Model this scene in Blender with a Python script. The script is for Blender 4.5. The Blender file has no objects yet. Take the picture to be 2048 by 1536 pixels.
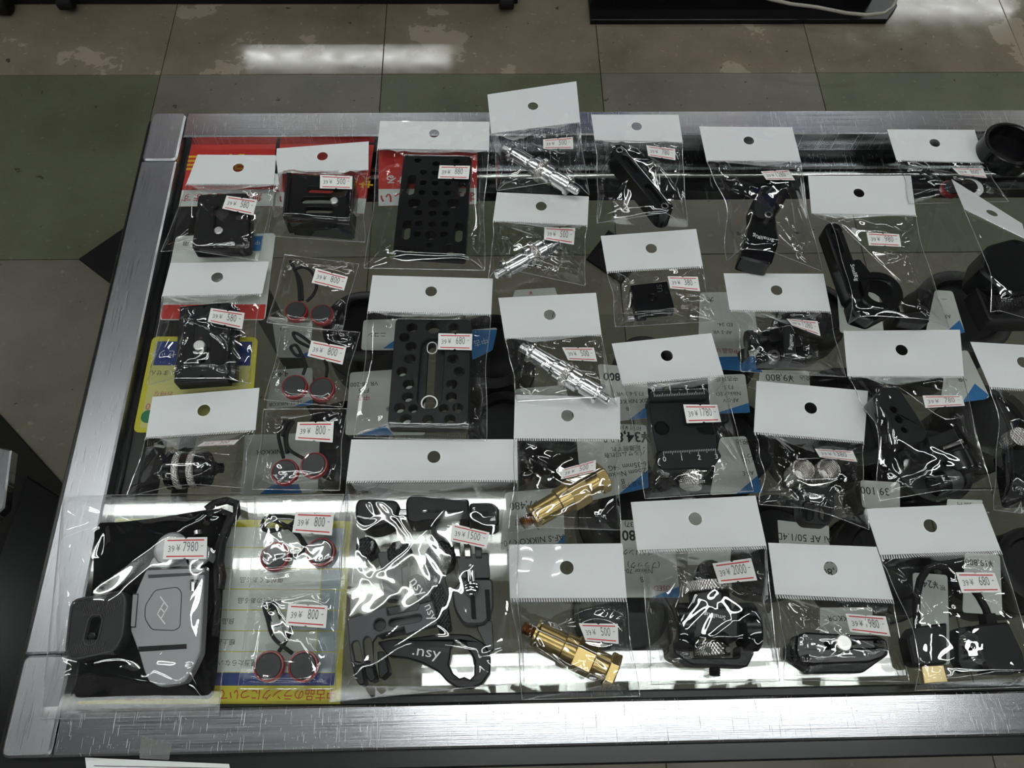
import bpy, bmesh, math, random
import numpy as np
from mathutils import Vector, Matrix
from mathutils.geometry import tessellate_polygon
S = bpy.context.scene
COL = S.collection
# ------------------------------------------------------------------ camera
F, CX, CY = 1540.0, 1024.0, 768.0          # focal length in pixels of the 2048x1536 frame
GZ = 0.745                                  # height of the counter glass above the floor
CAMH = 420.0                                # camera height above the glass, mm
_d = np.array([950 - CX, -2500 - CY, F]); _d /= np.linalg.norm(_d)
_x = np.array([1, -0.012, 0.0]); _x[2] = -(_x[0]*_d[0] + _x[1]*_d[1])/_d[2]; _x /= np.linalg.norm(_x)
_u = np.cross(_x, _d)
if _u[1] > 0: _u = -_u
cam = bpy.data.cameras.new('camera'); camo = bpy.data.objects.new('camera', cam); COL.objects.link(camo)
R3 = Matrix(((_x[0], -_x[1], -_x[2]), (_d[0], -_d[1], -_d[2]), (_u[0], -_u[1], -_u[2])))
camo.matrix_world = Matrix.Translation((0, 0, GZ + CAMH/1000)) @ R3.to_4x4()
cam.sensor_width = 36.0; cam.lens = F/2048*36.0; cam.clip_start = 0.02
S.camera = camo
# ------------------------------------------------------------------ world, exposure
w = bpy.data.worlds.new('world'); S.world = w; w.use_nodes = True
w.node_tree.nodes['Background'].inputs[0].default_value = (0.9, 0.95, 1.0, 1)
w.node_tree.nodes['Background'].inputs[1].default_value = 0.05
vs = S.view_settings
vs.view_transform = 'Standard'; vs.look = 'None'; vs.gamma = 1.0; vs.use_curve_mapping = False
vs.exposure = 0.30
TUBE = 16.0                                 # radiance of the fluorescent tubes
S.cycles.transparent_max_bounces = 28; S.cycles.max_bounces = 6; S.cycles.diffuse_bounces = 3; S.cycles.use_adaptive_sampling = True; S.cycles.adaptive_threshold = 0.03
S.cycles.glossy_bounces = 4; S.cycles.caustics_reflective = False; S.cycles.caustics_refractive = False
S.cycles.sample_clamp_indirect = 10.0; S.cycles.blur_glossy = 0.0; S.cycles.use_denoising = True

# ------------------------------------------------------------------ helpers
def PV(px, py, h=0.0):
    """photo pixel -> mm (x, y) on the level plane h mm above the glass"""
    px = np.asarray(px, float); py = np.asarray(py, float)
    a, b = (px - CX)/F, (py - CY)/F
    wx = a*_x[0] + b*_x[1] + _x[2]; wy = a*_d[0] + b*_d[1] + _d[2]; wz = a*_u[0] + b*_u[1] + _u[2]
    t = (np.asarray(h, float) - CAMH)/wz
    return wx*t, wy*t
def P(p, h=0.0):
    x, y = PV(p[0], p[1], h); return (float(x), float(y))
def zoom(ox, oy, s):
    return lambda *pts: [(ox + s*x, oy + s*y) for x, y in pts] if len(pts) > 1 else (ox + s*pts[0][0], oy + s*pts[0][1])
def circ(c, r, n=18, a0=0.0):
    return [(c[0] + r*math.cos(a0 + 2*math.pi*i/n), c[1] + r*math.sin(a0 + 2*math.pi*i/n)) for i in range(n)]
def stad(p, q, r, n=9):
    a = math.atan2(q[1]-p[1], q[0]-p[0]); o = []
    for c, s in ((q, a - math.pi/2), (p, a + math.pi/2)):
        o += [(c[0] + r*math.cos(s + math.pi*i/n), c[1] + r*math.sin(s + math.pi*i/n)) for i in range(n + 1)]
    return o
def rnd(pts, r, n=4):
    """round the corners of a polygon"""
    o = []; m = len(pts)
    for i in range(m):
        p0, p1, p2 = (Vector(pts[(i + k) % m][:2]) for k in (-1, 0, 1))
        a, b = p0 - p1, p2 - p1
        k = min(r, a.length*0.45, b.length*0.45)
        A, B = p1 + a.normalized()*k, p1 + b.normalized()*k
        for j in range(n + 1):
            t = j/n; q = A*(1-t)**2 + p1*2*t*(1-t) + B*t*t; o.append((q.x, q.y))
    return o
def area(p):
    return sum(p[i][0]*p[(i+1) % len(p)][1] - p[(i+1) % len(p)][0]*p[i][1] for i in range(len(p)))/2
def ccw(p): return list(p) if area(p) > 0 else list(p)[::-1]
def inset(p, c):
    p = ccw(p); m = len(p); o = []
    for i in range(m):
        a = Vector(p[i]) - Vector(p[i-1]); b = Vector(p[(i+1) % m]) - Vector(p[i])
        na, nb = Vector((-a.y, a.x)), Vector((-b.y, b.x))
        if na.length: na.normalize()
        if nb.length: nb.normalize()
        n = na + nb
        if n.length < 1e-9: n = na
        n.normalize(); k = c/max(0.5, n.dot(na) if na.length else 1)
        o.append((p[i][0] + n.x*k, p[i][1] + n.y*k))
    return o
_tc = {}
def glyphs(s, bold=False):
    if (s, bold) in _tc: return _tc[(s, bold)]
    cu = bpy.data.curves.new('t', 'FONT'); cu.body = s; cu.align_x = 'CENTER'; cu.align_y = 'CENTER'; cu.resolution_u = 2; cu.offset = 0.022 if bold else 0.0
    ob = bpy.data.objects.new('t', cu); COL.objects.link(ob)
    me = bpy.data.meshes.new_from_object(ob)
    v = np.array([x.co[:2] for x in me.vertices]) if len(me.vertices) else np.zeros((0, 2))
    f = [tuple(p.vertices) for p in me.polygons]
    bpy.data.objects.remove(ob); bpy.data.curves.remove(cu); bpy.data.meshes.remove(me)
    if len(v):
        v = v - (v.max(0) + v.min(0))/2
    _tc[(s, bold)] = (v, f); return v, f
class MB:
    """collects faces in mm"""
    def __init__(s): s.v = []; s.f = []
    def add(s, v, f):
        k = len(s.v); s.v += [tuple(map(float, p)) for p in v]; s.f += [tuple(i + k for i in q) for q in f]; return s
    def prism(s, out, z0, z1, holes=(), ch=0.0):
        out = ccw(out); hs = [ccw(h)[::-1] for h in holes]; loops = [out] + hs
        flat = [p for l in loops for p in l]
        tri = tessellate_polygon([[Vector((x, y, 0)) for x, y in l] for l in loops])
        top = flat
        if ch:
            top = list(inset(out, ch))
            for h in hs: top += inset(h[::-1], -ch)[::-1]
        n = len(flat); v = [(x, y, z0) for x, y in flat]; f = []
        v += [(x, y, z1 - ch) for x, y in flat]
        if ch: v += [(x, y, z1) for x, y in top]
        T = 2*n if ch else n
        for a, b, c in tri:
            A, B, C = flat[a], flat[b], flat[c]
            if (B[0]-A[0])*(C[1]-A[1]) - (C[0]-A[0])*(B[1]-A[1]) < 0: b, c = c, b
            f.append((T+a, T+b, T+c)); f.append((a, c, b))
        k = 0
        for l in loops:
            m = len(l)
            for i in range(m):
                i0, i1 = k + i, k + (i+1) % m
                f.append((i0, i1, n+i1, n+i0))
                if ch: f.append((n+i0, n+i1, 2*n+i1, 2*n+i0))
            k += m
        return s.add(v, f)
    def lathe(s, p0, p1, prof, n=24, rot=0.0):
        """prof: (mm along the axis, radius); closed at both ends"""
        p0, p1 = Vector(p0), Vector(p1); ax = (p1 - p0).normalized()
        e1 = ax.orthogonal().normalized() if abs(ax.z) > 0.9 else ax.cross(Vector((0, 0, 1))).normalized()
        e2 = ax.cross(e1); v = []; f = []
        for t, r in prof:
            for i in range(n):
                a = 2*math.pi*i/n + rot; v.append(p0 + ax*t + (e1*math.cos(a) + e2*math.sin(a))*max(r, 1e-3))
        for k in range(len(prof) - 1):
            for i in range(n):
                j = (i+1) % n; f.append((k*n+i, k*n+j, (k+1)*n+j, (k+1)*n+i))
        f.append(tuple(range(n))[::-1]); f.append(tuple(range((len(prof)-1)*n, len(prof)*n)))
        return s.add(v, f)
    def cyl(s, p0, p1, r, n=24, ch=0.0, rot=0.0):
        L = (Vector(p1) - Vector(p0)).length
        pr = [(0, r-ch), (ch, r), (L-ch, r), (L, r-ch)] if ch else [(0, r), (L, r)]
        return s.lathe(p0, p1, pr, n, rot)
    def tube(s, path, r, n=8):
        pts = [Vector(p) for p in path]; v = []; f = []; pre = None
        for i, p in enumerate(pts):
            t = (pts[min(i+1, len(pts)-1)] - pts[max(i-1, 0)]).normalized()
            e1 = (pre - t*pre.dot(t)).normalized() if pre is not None and (pre - t*pre.dot(t)).length > 1e-4 else t.orthogonal().normalized()
            pre = e1; e2 = t.cross(e1)
            v += [p + (e1*math.cos(2*math.pi*k/n) + e2*math.sin(2*math.pi*k/n))*r for k in range(n)]
        for i in range(len(pts)-1):
            for k in range(n):
                j = (k+1) % n; f.append((i*n+k, i*n+j, (i+1)*n+j, (i+1)*n+k))
        f.append(tuple(range(n))[::-1]); f.append(tuple(range((len(pts)-1)*n, len(pts)*n)))
        return s.add(v, f)
    def box(s, x0, x1, y0, y1, z0, z1, ch=0.0):
        return s.prism([(x0, y0), (x1, y0), (x1, y1), (x0, y1)], z0, z1, ch=ch)
    def pillow(s, out, z0, h, k=7, wob=0.0, seed=1):
        out = ccw(out); rg = random.Random(seed); m = len(out)
        cx = sum(p[0] for p in out)/m; cy = sum(p[1] for p in out)/m; v = []; f = []
        for j in range(k):
            t = j/k; z = z0 + h*math.sin(math.acos(max(0, 1-t)))
            for i in range(m):
                q = 1 - t; dz = wob*rg.uniform(-1, 1)*t
                v.append((cx + (out[i][0]-cx)*q, cy + (out[i][1]-cy)*q, z + dz))
        v.append((cx, cy, z0 + h))
        for j in range(k-1):
            for i in range(m):
                a = (i+1) % m; f.append((j*m+i, j*m+a, (j+1)*m+a, (j+1)*m+i))
        for i in range(m): f.append(((k-1)*m+i, (k-1)*m+(i+1) % m, k*m))
        f.append(tuple(range(m))[::-1]); return s.add(v, f)
    def text(s, txt, c, size, ang, z, sx=1.0, nz=None):
        g, f = glyphs(txt, size > 8.4); ca, sa = math.cos(ang), math.sin(ang)
        v = [(c[0] + size*(x*sx*ca - y*sa), c[1] + size*(x*sx*sa + y*ca), z) for x, y in g]
        return s.add(v, f)
    def strokes(s, pts, c, size, ang, z, wd):
        """flat emblem strokes: list of ((x,y),(x,y))"""
        ca, sa = math.cos(ang), math.sin(ang)
        T = lambda p: Vector((c[0] + size*(p[0]*ca - p[1]*sa), c[1] + size*(p[0]*sa + p[1]*ca)))
        for a, b in pts:
            A, B = T(a), T(b); e = (B-A).normalized()*wd/2; n = Vector((-e.y, e.x)); A -= e; B += e
            s.add([(*(A-n), z), (*(B-n), z), (*(B+n), z), (*(A+n), z)], [(0, 1, 2, 3)])
        return s
def mesh(name, mb, sharp=35):
    me = bpy.data.meshes.new(name)
    me.from_pydata([(x/1000, y/1000, z/1000) for x, y, z in mb.v], [], mb.f); me.update()
    bm = bmesh.new(); bm.from_mesh(me); bmesh.ops.recalc_face_normals(bm, faces=bm.faces); bm.to_mesh(me); bm.free()
    if sharp:
        me.polygons.foreach_set('use_smooth', [True]*len(me.polygons)); me.set_sharp_from_angle(angle=math.radians(sharp))
    return me
def part(name, mb, mat, parent=None, label=None, sharp=35, kind=None):
    o = bpy.data.objects.new(name, mesh(name, mb, sharp)); COL.objects.link(o)
    o.data.materials.append(M[mat] if isinstance(mat, str) else mat)
    if parent is not None: o.parent = parent
    if label: o['label'] = label
    if kind: o['kind'] = kind
    return o
def thing(name, label, cat, loc, group=None, kind=None):
    o = bpy.data.objects.new(name, None); COL.objects.link(o); o.empty_display_size = 0.01
    o.location = (loc[0]/1000, loc[1]/1000, (GZ if len(loc) < 3 else loc[2]/1000))
    o['label'] = label; o['category'] = cat
    if group: o['group'] = group
    if kind: o['kind'] = kind
    return o
class Item:
    """a thing on the glass whose parts are traced at their own heights"""
    def __init__(s, name, label, cat, c, h=8, z=None, group=None, lift=0.0):
        x, y = P(c, h); s.o = (x, y); s.root = thing(name, label, cat, (x, y), group); s.hull = []; s.lift = lift
    def q(s, p, h=0.0):
        x, y = P(p, h + s.lift); return (x - s.o[0], y - s.o[1])
    def qs(s, ps, h=0.0): return [s.q(p, h) for p in ps]
    def r(s, p, r, h=0.0):
        a = s.q((p[0]-r, p[1]), h); b = s.q((p[0]+r, p[1]), h); return math.dist(a, b)/2
    def part(s, name, mb, mat, parent=None, label=None, sharp=35, hull=True, kind=None):
        if s.lift: mb.v = [(x, y, z + s.lift) for x, y, z in mb.v]
        if hull: s.hull += [(x + s.o[0], y + s.o[1], z) for x, y, z in mb.v]
        return part(name, mb, mat, parent or s.root, label, sharp, kind)
    # pixel-traced shortcuts
    def prism(s, name, mat, pts, z0, z1, holes=(), rr=0.0, ch=0.3, **k):
        out = s.qs(pts, z1)
        if rr: out = rnd(out, rr)
        return s.part(name, MB().prism(out, z0, z1, holes, ch), mat, **k)
    def disc(s, name, mat, c, r, z0, z1, n=24, ch=0.3, rot=0.0, **k):
        cc = s.q(c, z1); return s.part(name, MB().cyl((*cc, z0), (*cc, z1), s.r(c, r, z1), n, ch, rot), mat, **k)
    def rod(s, name, mat, a, b, r, z, n=20, ch=0.2, zb=None, **k):
        A = s.q(a, z); B = s.q(b, z if zb is None else zb)
        return s.part(name, MB().cyl((*A, z), (*B, z if zb is None else zb), r, n, ch), mat, **k)
    def txt(s, name, mat, t, c, size, z, a, b, sx=1.0, **k):
        A, B = s.q(a, z), s.q(b, z); g, _ = glyphs(t); size = math.dist(A, B)/max(0.01, (g[:, 0].max() - g[:, 0].min())*sx)
        return s.part(name, MB().text(t, s.q(c, z), size, math.atan2(B[1]-A[1], B[0]-A[0]), z, sx), mat, hull=False, sharp=0, **k)

# ------------------------------------------------------------------ materials
M = {}
def mat(name, col, rough=0.5, metal=0.0, var=0.0, vs_=40.0, bump=0.0, bs=400.0, spec=0.5, coat=0.0, stretch=None, rvar=0.0, tint=None, cell=False):
    m = bpy.data.materials.new(name); m.use_nodes = True; N = m.node_tree.nodes; L = m.node_tree.links
    b = N['Principled BSDF']; b.inputs['Base Color'].default_value = (*col, 1); b.inputs['Roughness'].default_value = rough
    b.inputs['Metallic'].default_value = metal; b.inputs['Specular IOR Level'].default_value = spec; b.inputs['Coat Weight'].default_value = coat
    tc = N.new('ShaderNodeTexCoord'); src = tc.outputs['Object']
    if stretch:
        mp = N.new('ShaderNodeMapping'); mp.inputs['Scale'].default_value = stretch; L.new(src, mp.inputs[0]); src = mp.outputs[0]
    if var or tint or rvar:
        nz = N.new('ShaderNodeTexNoise'); nz.inputs['Scale'].default_value = vs_; nz.inputs['Detail'].default_value = 5; L.new(src, nz.inputs['Vector'])
        if var or tint:
            mx = N.new('ShaderNodeMix'); mx.data_type = 'RGBA'; L.new(nz.outputs['Fac'], mx.inputs[0])
            lo = tint or tuple(c*(1-var) for c in col)
            mx.inputs[6].default_value = (*lo, 1); mx.inputs[7].default_value = (*[min(1, c*(1+var)) for c in col], 1); L.new(mx.outputs[2], b.inputs['Base Color'])
        if rvar:
            mr = N.new('ShaderNodeMapRange'); L.new(nz.outputs['Fac'], mr.inputs[0]); mr.inputs[1].default_value = 0.3; mr.inputs[2].default_value = 0.7
            mr.inputs[3].default_value = max(0.02, rough-rvar); mr.inputs[4].default_value = rough+rvar; L.new(mr.outputs[0], b.inputs['Roughness'])
    if bump:
        if cell:                           # crossed diagonal ridges (knurling)
            ws = []
            for sg in (1, -1):
                mp2 = N.new('ShaderNodeMapping'); mp2.inputs['Rotation'].default_value = (0.6*sg, 0.4, 0.785*sg); L.new(src, mp2.inputs[0])
                t = N.new('ShaderNodeTexWave'); t.inputs['Scale'].default_value = 300; L.new(mp2.outputs[0], t.inputs['Vector']); ws.append(t.outputs['Fac'])
            mm = N.new('ShaderNodeMath'); mm.operation = 'MULTIPLY'; L.new(ws[0], mm.inputs[0]); L.new(ws[1], mm.inputs[1]); hsrc = mm.outputs[0]
        else:
            t = N.new('ShaderNodeTexNoise'); t.inputs['Scale'].default_value = bs; L.new(src, t.inputs['Vector']); hsrc = t.outputs['Fac']
        bp = N.new('ShaderNodeBump'); bp.inputs['Strength'].default_value = bump; bp.inputs['Distance'].default_value = 0.0004
        L.new(hsrc, bp.inputs['Height']); L.new(bp.outputs[0], b.inputs['Normal'])
    M[name] = m; return m
def clear(name, f0, rough, tintc=(1, 1, 1), haze=0.0, bump=0.0, bs=60.0, gloss=(1, 1, 1)):
    """thin clear sheet: transparent with a Fresnel (Schlick) reflection, plus a little scattering haze"""
    m = bpy.data.materials.new(name); m.use_nodes = True; N = m.node_tree.nodes; L = m.node_tree.links; N.remove(N['Principled BSDF'])
    out = N['Material Output']; lw = N.new('ShaderNodeLayerWeight'); lw.inputs[0].default_value = 0.5
    pw = N.new('ShaderNodeMath'); pw.operation = 'POWER'; pw.inputs[1].default_value = 5.0; L.new(lw.outputs['Facing'], pw.inputs[0])
    ma = N.new('ShaderNodeMath'); ma.operation = 'MULTIPLY_ADD'; ma.inputs[1].default_value = 1-f0; ma.inputs[2].default_value = f0; L.new(pw.outputs[0], ma.inputs[0])
    tr = N.new('ShaderNodeBsdfTransparent'); tr.inputs[0].default_value = (*tintc, 1)
    gl = N.new('ShaderNodeBsdfGlossy'); gl.inputs['Roughness'].default_value = rough; gl.inputs[0].default_value = (*gloss, 1)
    base = tr.outputs[0]
    if haze:
        df = N.new('ShaderNodeBsdfDiffuse'); df.inputs[0].default_value = (0.8, 0.82, 0.82, 1)
        mh = N.new('ShaderNodeMixShader'); mh.inputs[0].default_value = haze; L.new(tr.outputs[0], mh.inputs[1]); L.new(df.outputs[0], mh.inputs[2]); base = mh.outputs[0]
    if bump:
        tc = N.new('ShaderNodeTexCoord'); nz = N.new('ShaderNodeTexNoise'); nz.inputs['Scale'].default_value = bs; nz.inputs['Detail'].default_value = 1.5
        L.new(tc.outputs['Object'], nz.inputs['Vector']); bp = N.new('ShaderNodeBump'); bp.inputs['Strength'].default_value = bump; bp.inputs['Distance'].default_value = 0.001
        L.new(nz.outputs['Fac'], bp.inputs['Height']); L.new(bp.outputs[0], gl.inputs['Normal'])
    mx = N.new('ShaderNodeMixShader'); L.new(ma.outputs[0], mx.inputs[0]); L.new(base, mx.inputs[1]); L.new(gl.outputs[0], mx.inputs[2]); L.new(mx.outputs[0], out.inputs[0])
    M[name] = m; return m
mat('black_anodised', (0.0065, 0.007, 0.008), 0.38, 0.0, bump=0.05, bs=3000, spec=0.32)
mat('black_satin', (0.0045, 0.0046, 0.0055), 0.24, spec=0.32, var=0.2)
mat('black_plastic', (0.006, 0.006, 0.0065), 0.42, bump=0.15, bs=2500, spec=0.3)
mat('black_rubber', (0.0055, 0.0055, 0.0056), 0.65, bump=0.4, bs=2500, spec=0.25)
mat('black_knurl', (0.007, 0.007, 0.0075), 0.35, spec=0.35, bump=1.0, bs=900, cell=True)
mat('black_cloth', (0.003, 0.003, 0.0035), 0.75, bump=0.5, bs=1800, spec=0.15)
mat('cord_black', (0.006, 0.006, 0.0065), 0.55, spec=0.3, bump=0.6, bs=2200)
mat('grey_anodised', (0.30, 0.305, 0.315), 0.42, 0.1, var=0.08, bump=0.05, bs=3000)
mat('dark_grey', (0.05, 0.05, 0.052), 0.42, 0.3, var=0.1)
mat('satin_chrome', (0.86, 0.86, 0.87), 0.21, 1.0, rvar=0.04)
mat('chrome', (0.82, 0.82, 0.83), 0.07, 1.0, rvar=0.03)
mat('bright_steel', (0.80, 0.79, 0.77), 0.38, 1.0, var=0.06)
mat('steel', (0.55, 0.54, 0.52), 0.22, 1.0, var=0.1)
mat('steel_knurl', (0.62, 0.6, 0.57), 0.25, 1.0, bump=1.0, bs=900, cell=True)
mat('brass', (0.40, 0.295, 0.115), 0.28, 1.0, var=0.12, vs_=90)
mat('brass_dark', (0.28, 0.15, 0.04), 0.3, 1.0, var=0.1)
mat('gold', (0.58, 0.46, 0.24), 0.28, 1.0, var=0.05)
mat('red_plastic', (0.24, 0.012, 0.016), 0.3, var=0.1)
mat('cap_grey', (0.013, 0.0132, 0.0145), 0.42, var=0.15)
mat('card_white', (0.76, 0.78, 0.78), 0.45, var=0.015, vs_=30)
mat('sticker_white', (0.72, 0.72, 0.70), 0.5, var=0.02)
mat('ink_red', (0.50, 0.02, 0.025), 0.5, var=0.05)
mat('ink_grey', (0.16, 0.16, 0.17), 0.5, var=0.1)
mat('ink_black', (0.015, 0.015, 0.016), 0.5, var=0.1)
mat('ink_white', (0.75, 0.75, 0.75), 0.5, var=0.02)
mat('ink_blue', (0.03, 0.20, 0.52), 0.5, var=0.05)
mat('ink_navy', (0.01, 0.035, 0.20), 0.5, var=0.05)
mat('ink_yellow', (0.80, 0.48, 0.01), 0.5, var=0.03)
mat('paper_yellow', (0.62, 0.55, 0.03), 0.45, var=0.04)
mat('paper_red', (0.62, 0.035, 0.028), 0.45, var=0.05)
mat('paper_white', (0.74, 0.77, 0.76), 0.5, var=0.03)
mat('paper_blue_grey', (0.40, 0.47, 0.53), 0.5, var=0.03)
mat('tag_grey', (0.74, 0.75, 0.73), 0.5, var=0.03)
mat('ink_pink', (0.5, 0.1, 0.2), 0.5, var=0.05)
mat('ink_green', (0.03, 0.2, 0.1), 0.5, var=0.05)
mat('lens_black', (0.006, 0.006, 0.0065), 0.35, spec=0.35, var=0.2, bump=0.2, bs=700)
mat('charcoal', (0.016, 0.016, 0.017), 0.5, bump=0.2, bs=2000, spec=0.35)
mat('charcoal_rib', (0.03, 0.03, 0.031), 0.55, var=0.1)
mat('lens_glass', (0.02, 0.03, 0.04), 0.05, spec=0.9, var=0.2)
clear('film', 0.082, 0.012, (0.975, 0.98, 0.98), haze=0.003)
clear('back_film', 0.02, 0.05, (0.98, 0.985, 0.985), haze=0.004)
clear('film_edge', 0.30, 0.15, (0.9, 0.91, 0.91), haze=0.25)
clear('seal', 0.2, 0.15, (0.92, 0.93, 0.93), haze=0.8)
clear('tape', 0.07, 0.12, (0.88, 0.88, 0.86), haze=0.10)
clear('counter_glass', 0.038, 0.012, (0.94, 0.95, 0.938), bump=0.02, bs=14)
clear('shelf_glass', 0.04, 0.03, (0.93, 0.945, 0.93))
# brushed and scratched frame metal
def frame_metal(name, sx, sy, base):
    m = mat(name, (0.46, 0.47, 0.49) if name == 'frame_y' else (0.54, 0.55, 0.58), 0.2, 1.0, var=0.12, vs_=25); N = m.node_tree.nodes; L = m.node_tree.links; b = N['Principled BSDF']
    tc = N.new('ShaderNodeTexCoord')
    def nz(scale, rot, sc=1.0, det=4):
        mp = N.new('ShaderNodeMapping'); mp.inputs['Scale'].default_value = scale; mp.inputs['Rotation'].default_value = (0, 0, rot); L.new(tc.outputs['Object'], mp.inputs[0])
        t = N.new('ShaderNodeTexNoise'); t.inputs['Scale'].default_value = sc; t.inputs['Detail'].default_value = det; L.new(mp.outputs[0], t.inputs['Vector']); return t.outputs['Fac']
    def thr(x, a, c):
        r = N.new('ShaderNodeMapRange'); L.new(x, r.inputs[0]); r.inputs[1].default_value = a; r.inputs[2].default_value = c; return r.outputs[0]
    def mth(op, a, c):
        k = N.new('ShaderNodeMath'); k.operation = op
        for i, z in enumerate((a, c)):
            if isinstance(z, float): k.inputs[i].default_value = z
            else: L.new(z, k.inputs[i])
        return k.outputs[0]
    brush = nz((sx, sy, 1), 0)
    sc1 = thr(nz((1800, 45, 1), 0.5, 1, 1), 0.72, 0.78); sc2 = thr(nz((2000, 50, 1), -0.9, 1, 1), 0.72, 0.78); sc3 = thr(nz((1700, 70, 1), 1.7, 1, 1), 0.73, 0.79); sc4 = thr(nz((1900, 90, 1), 0.05, 1, 1), 0.73, 0.79)
    scr = mth('MAXIMUM', mth('MAXIMUM', sc1, sc2), mth('MAXIMUM', sc3, sc4)); dust = thr(nz((900, 900, 900), 0, 1, 2), 0.72, 0.78)
    allm = mth('MAXIMUM', scr, dust)
    rg = mth('ADD', mth('MULTIPLY', brush, 0.22), mth('MULTIPLY', allm, 0.8)); L.new(mth('ADD', rg, base), b.inputs['Roughness'])
    bp = N.new('ShaderNodeBump'); bp.inputs['Strength'].default_value = 0.07; bp.inputs['Distance'].default_value = 0.0003
    L.new(mth('ADD', brush, mth('MULTIPLY', allm, 0.3)), bp.inputs['Height']); L.new(bp.outputs[0], b.inputs['Normal'])
frame_metal('frame_x', 10, 1600, 0.10); frame_metal('frame_y', 2600, 30, 0.20)
mat('black_lip', (0.008, 0.008, 0.009), 0.25, var=0.2, spec=0.6)
mat('dark_rail', (0.02, 0.02, 0.021), 0.35, 0.2, var=0.3)
def tile_mat(name, col, worn):
    col = tuple(c*0.88 for c in col)
    m = mat(name, col, 0.42, spec=0.3); N = m.node_tree.nodes; L = m.node_tree.links; b = N['Principled BSDF']
    tc = N.new('ShaderNodeTexCoord'); oi = N.new('ShaderNodeObjectInfo'); ad = N.new('ShaderNodeVectorMath'); ad.operation = 'ADD'
    L.new(tc.outputs['Object'], ad.inputs[0]); L.new(oi.outputs['Location'], ad.inputs[1])
    def n(sc, det, rg=0.6):
        t = N.new('ShaderNodeTexNoise'); t.inputs['Scale'].default_value = sc; t.inputs['Detail'].default_value = det; t.inputs['Roughness'].default_value = rg; L.new(ad.outputs[0], t.inputs['Vector']); return t.outputs['Fac']
    def mix(f, A, B):
        x = N.new('ShaderNodeMix'); x.data_type = 'RGBA'; L.new(f, x.inputs[0])
        for i, c in ((6, A), (7, B)):
            if isinstance(c, tuple): x.inputs[i].default_value = (*c, 1)
            else: L.new(c, x.inputs[i])
        return x.outputs[2]
    def thr(f, a, c):
        r = N.new('ShaderNodeMapRange'); L.new(f, r.inputs[0]); r.inputs[1].default_value = a; r.inputs[2].default_value = c; return r.outputs[0]
    c = mix(thr(n(5, 6), 0.3, 0.7), tuple(x*0.75 for x in col), tuple(x*1.25 for x in col))
    c = mix(thr(n(70, 3), 0.62, 0.75), c, tuple(x*1.5 for x in col))
    c = mix(thr(n(45, 2), 0.70, 0.74), c, tuple(x*0.35 for x in col))
    if worn: c = mix(thr(n(5.0, 5, 0.65), 0.585, 0.60), c, tuple(x*1.5 + 0.03 for x in col))
    L.new(c, b.inputs['Base Color'])
    r = thr(n(20, 4), 0.2, 0.8); mr = N.new('ShaderNodeMath'); mr.operation = 'MULTIPLY_ADD'; mr.inputs[1].default_value = 0.10; mr.inputs[2].default_value = 0.035 if worn else 0.32; L.new(r, mr.inputs[0]); L.new(mr.outputs[0], b.inputs['Roughness'])
tile_mat('tile_brown', (0.245, 0.208, 0.152), True); tile_mat('tile_green', (0.130, 0.140, 0.086), False); tile_mat('tile_grey', (0.185, 0.176, 0.142), False); tile_mat('tile_tan', (0.170, 0.158, 0.120), False)
mat('grout', (0.03, 0.028, 0.022), 0.8, var=0.2)
mat('ceiling_paint', (0.085, 0.087, 0.09), 0.8, var=0.05, vs_=3)
mat('wall_paint', (0.20, 0.195, 0.18), 0.8, var=0.05, vs_=3)
mat('lamp_housing', (0.42, 0.43, 0.42), 0.5, var=0.02)
def emis(name, col, st):
    m = mat(name, col, 0.5); b = m.node_tree.nodes['Principled BSDF']; b.inputs['Emission Color'].default_value = (*col, 1); b.inputs['Emission Strength'].default_value = st
emis('tube_light', (0.975, 1.0, 0.985), TUBE)

# ------------------------------------------------------------------ room shell
def struct(name, mb, m, loc=(0, 0, 0)):
    o = part(name, mb, m, sharp=0); o['kind'] = 'structure'; o.location = loc; return o
floor = struct('floor', MB().box(-4500, 4500, -3500, 6500, -60, -4), 'grout')
floor['label'] = 'worn checkered vinyl tile shop floor'; floor['category'] = 'floor'
T = 451.0
tile_mb = MB().box(-T/2+0.7, T/2-0.7, -T/2+0.7, T/2-0.7, -4, 0, ch=0.4)
tile_me = {k: mesh('floor_tile', tile_mb, 0) for k in ('tile_brown', 'tile_green', 'tile_grey', 'tile_tan')}
for k, me in tile_me.items(): me.materials.append(M[k])
for j in range(-4, 6):
    for i in range(-7, 8):
        kind = 'tile_brown' if j >= 0 else ('tile_green' if (i + j) % 2 else 'tile_grey')
        if j <= -2: kind = 'tile_tan'
        if j >= 1: kind = 'tile_brown'
        o = bpy.data.objects.new('floor_tile', tile_me[kind]); COL.objects.link(o); o.parent = floor
        o.location = (-0.224 + (i + 0.5)*T/1000, 1.2577 + (j + 0.5)*T/1000, 0)
struct('ceiling', MB().box(-4500, 4500, -3500, 6500, 2560, 2620), 'ceiling_paint')
struct('wall_back', MB().box(-4500, 4500, 6500, 6600, -60, 2620), 'wall_paint')
struct('wall_front', MB().box(-4500, 4500, -3600, -3500, -60, 2620), 'wall_paint')
struct('wall_left', MB().box(-4600, -4500, -3600, 6600, -60, 2620), 'wall_paint')
struct('wall_right', MB().box(4500, 4600, -3600, 6600, -60, 2620), 'wall_paint')
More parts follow.
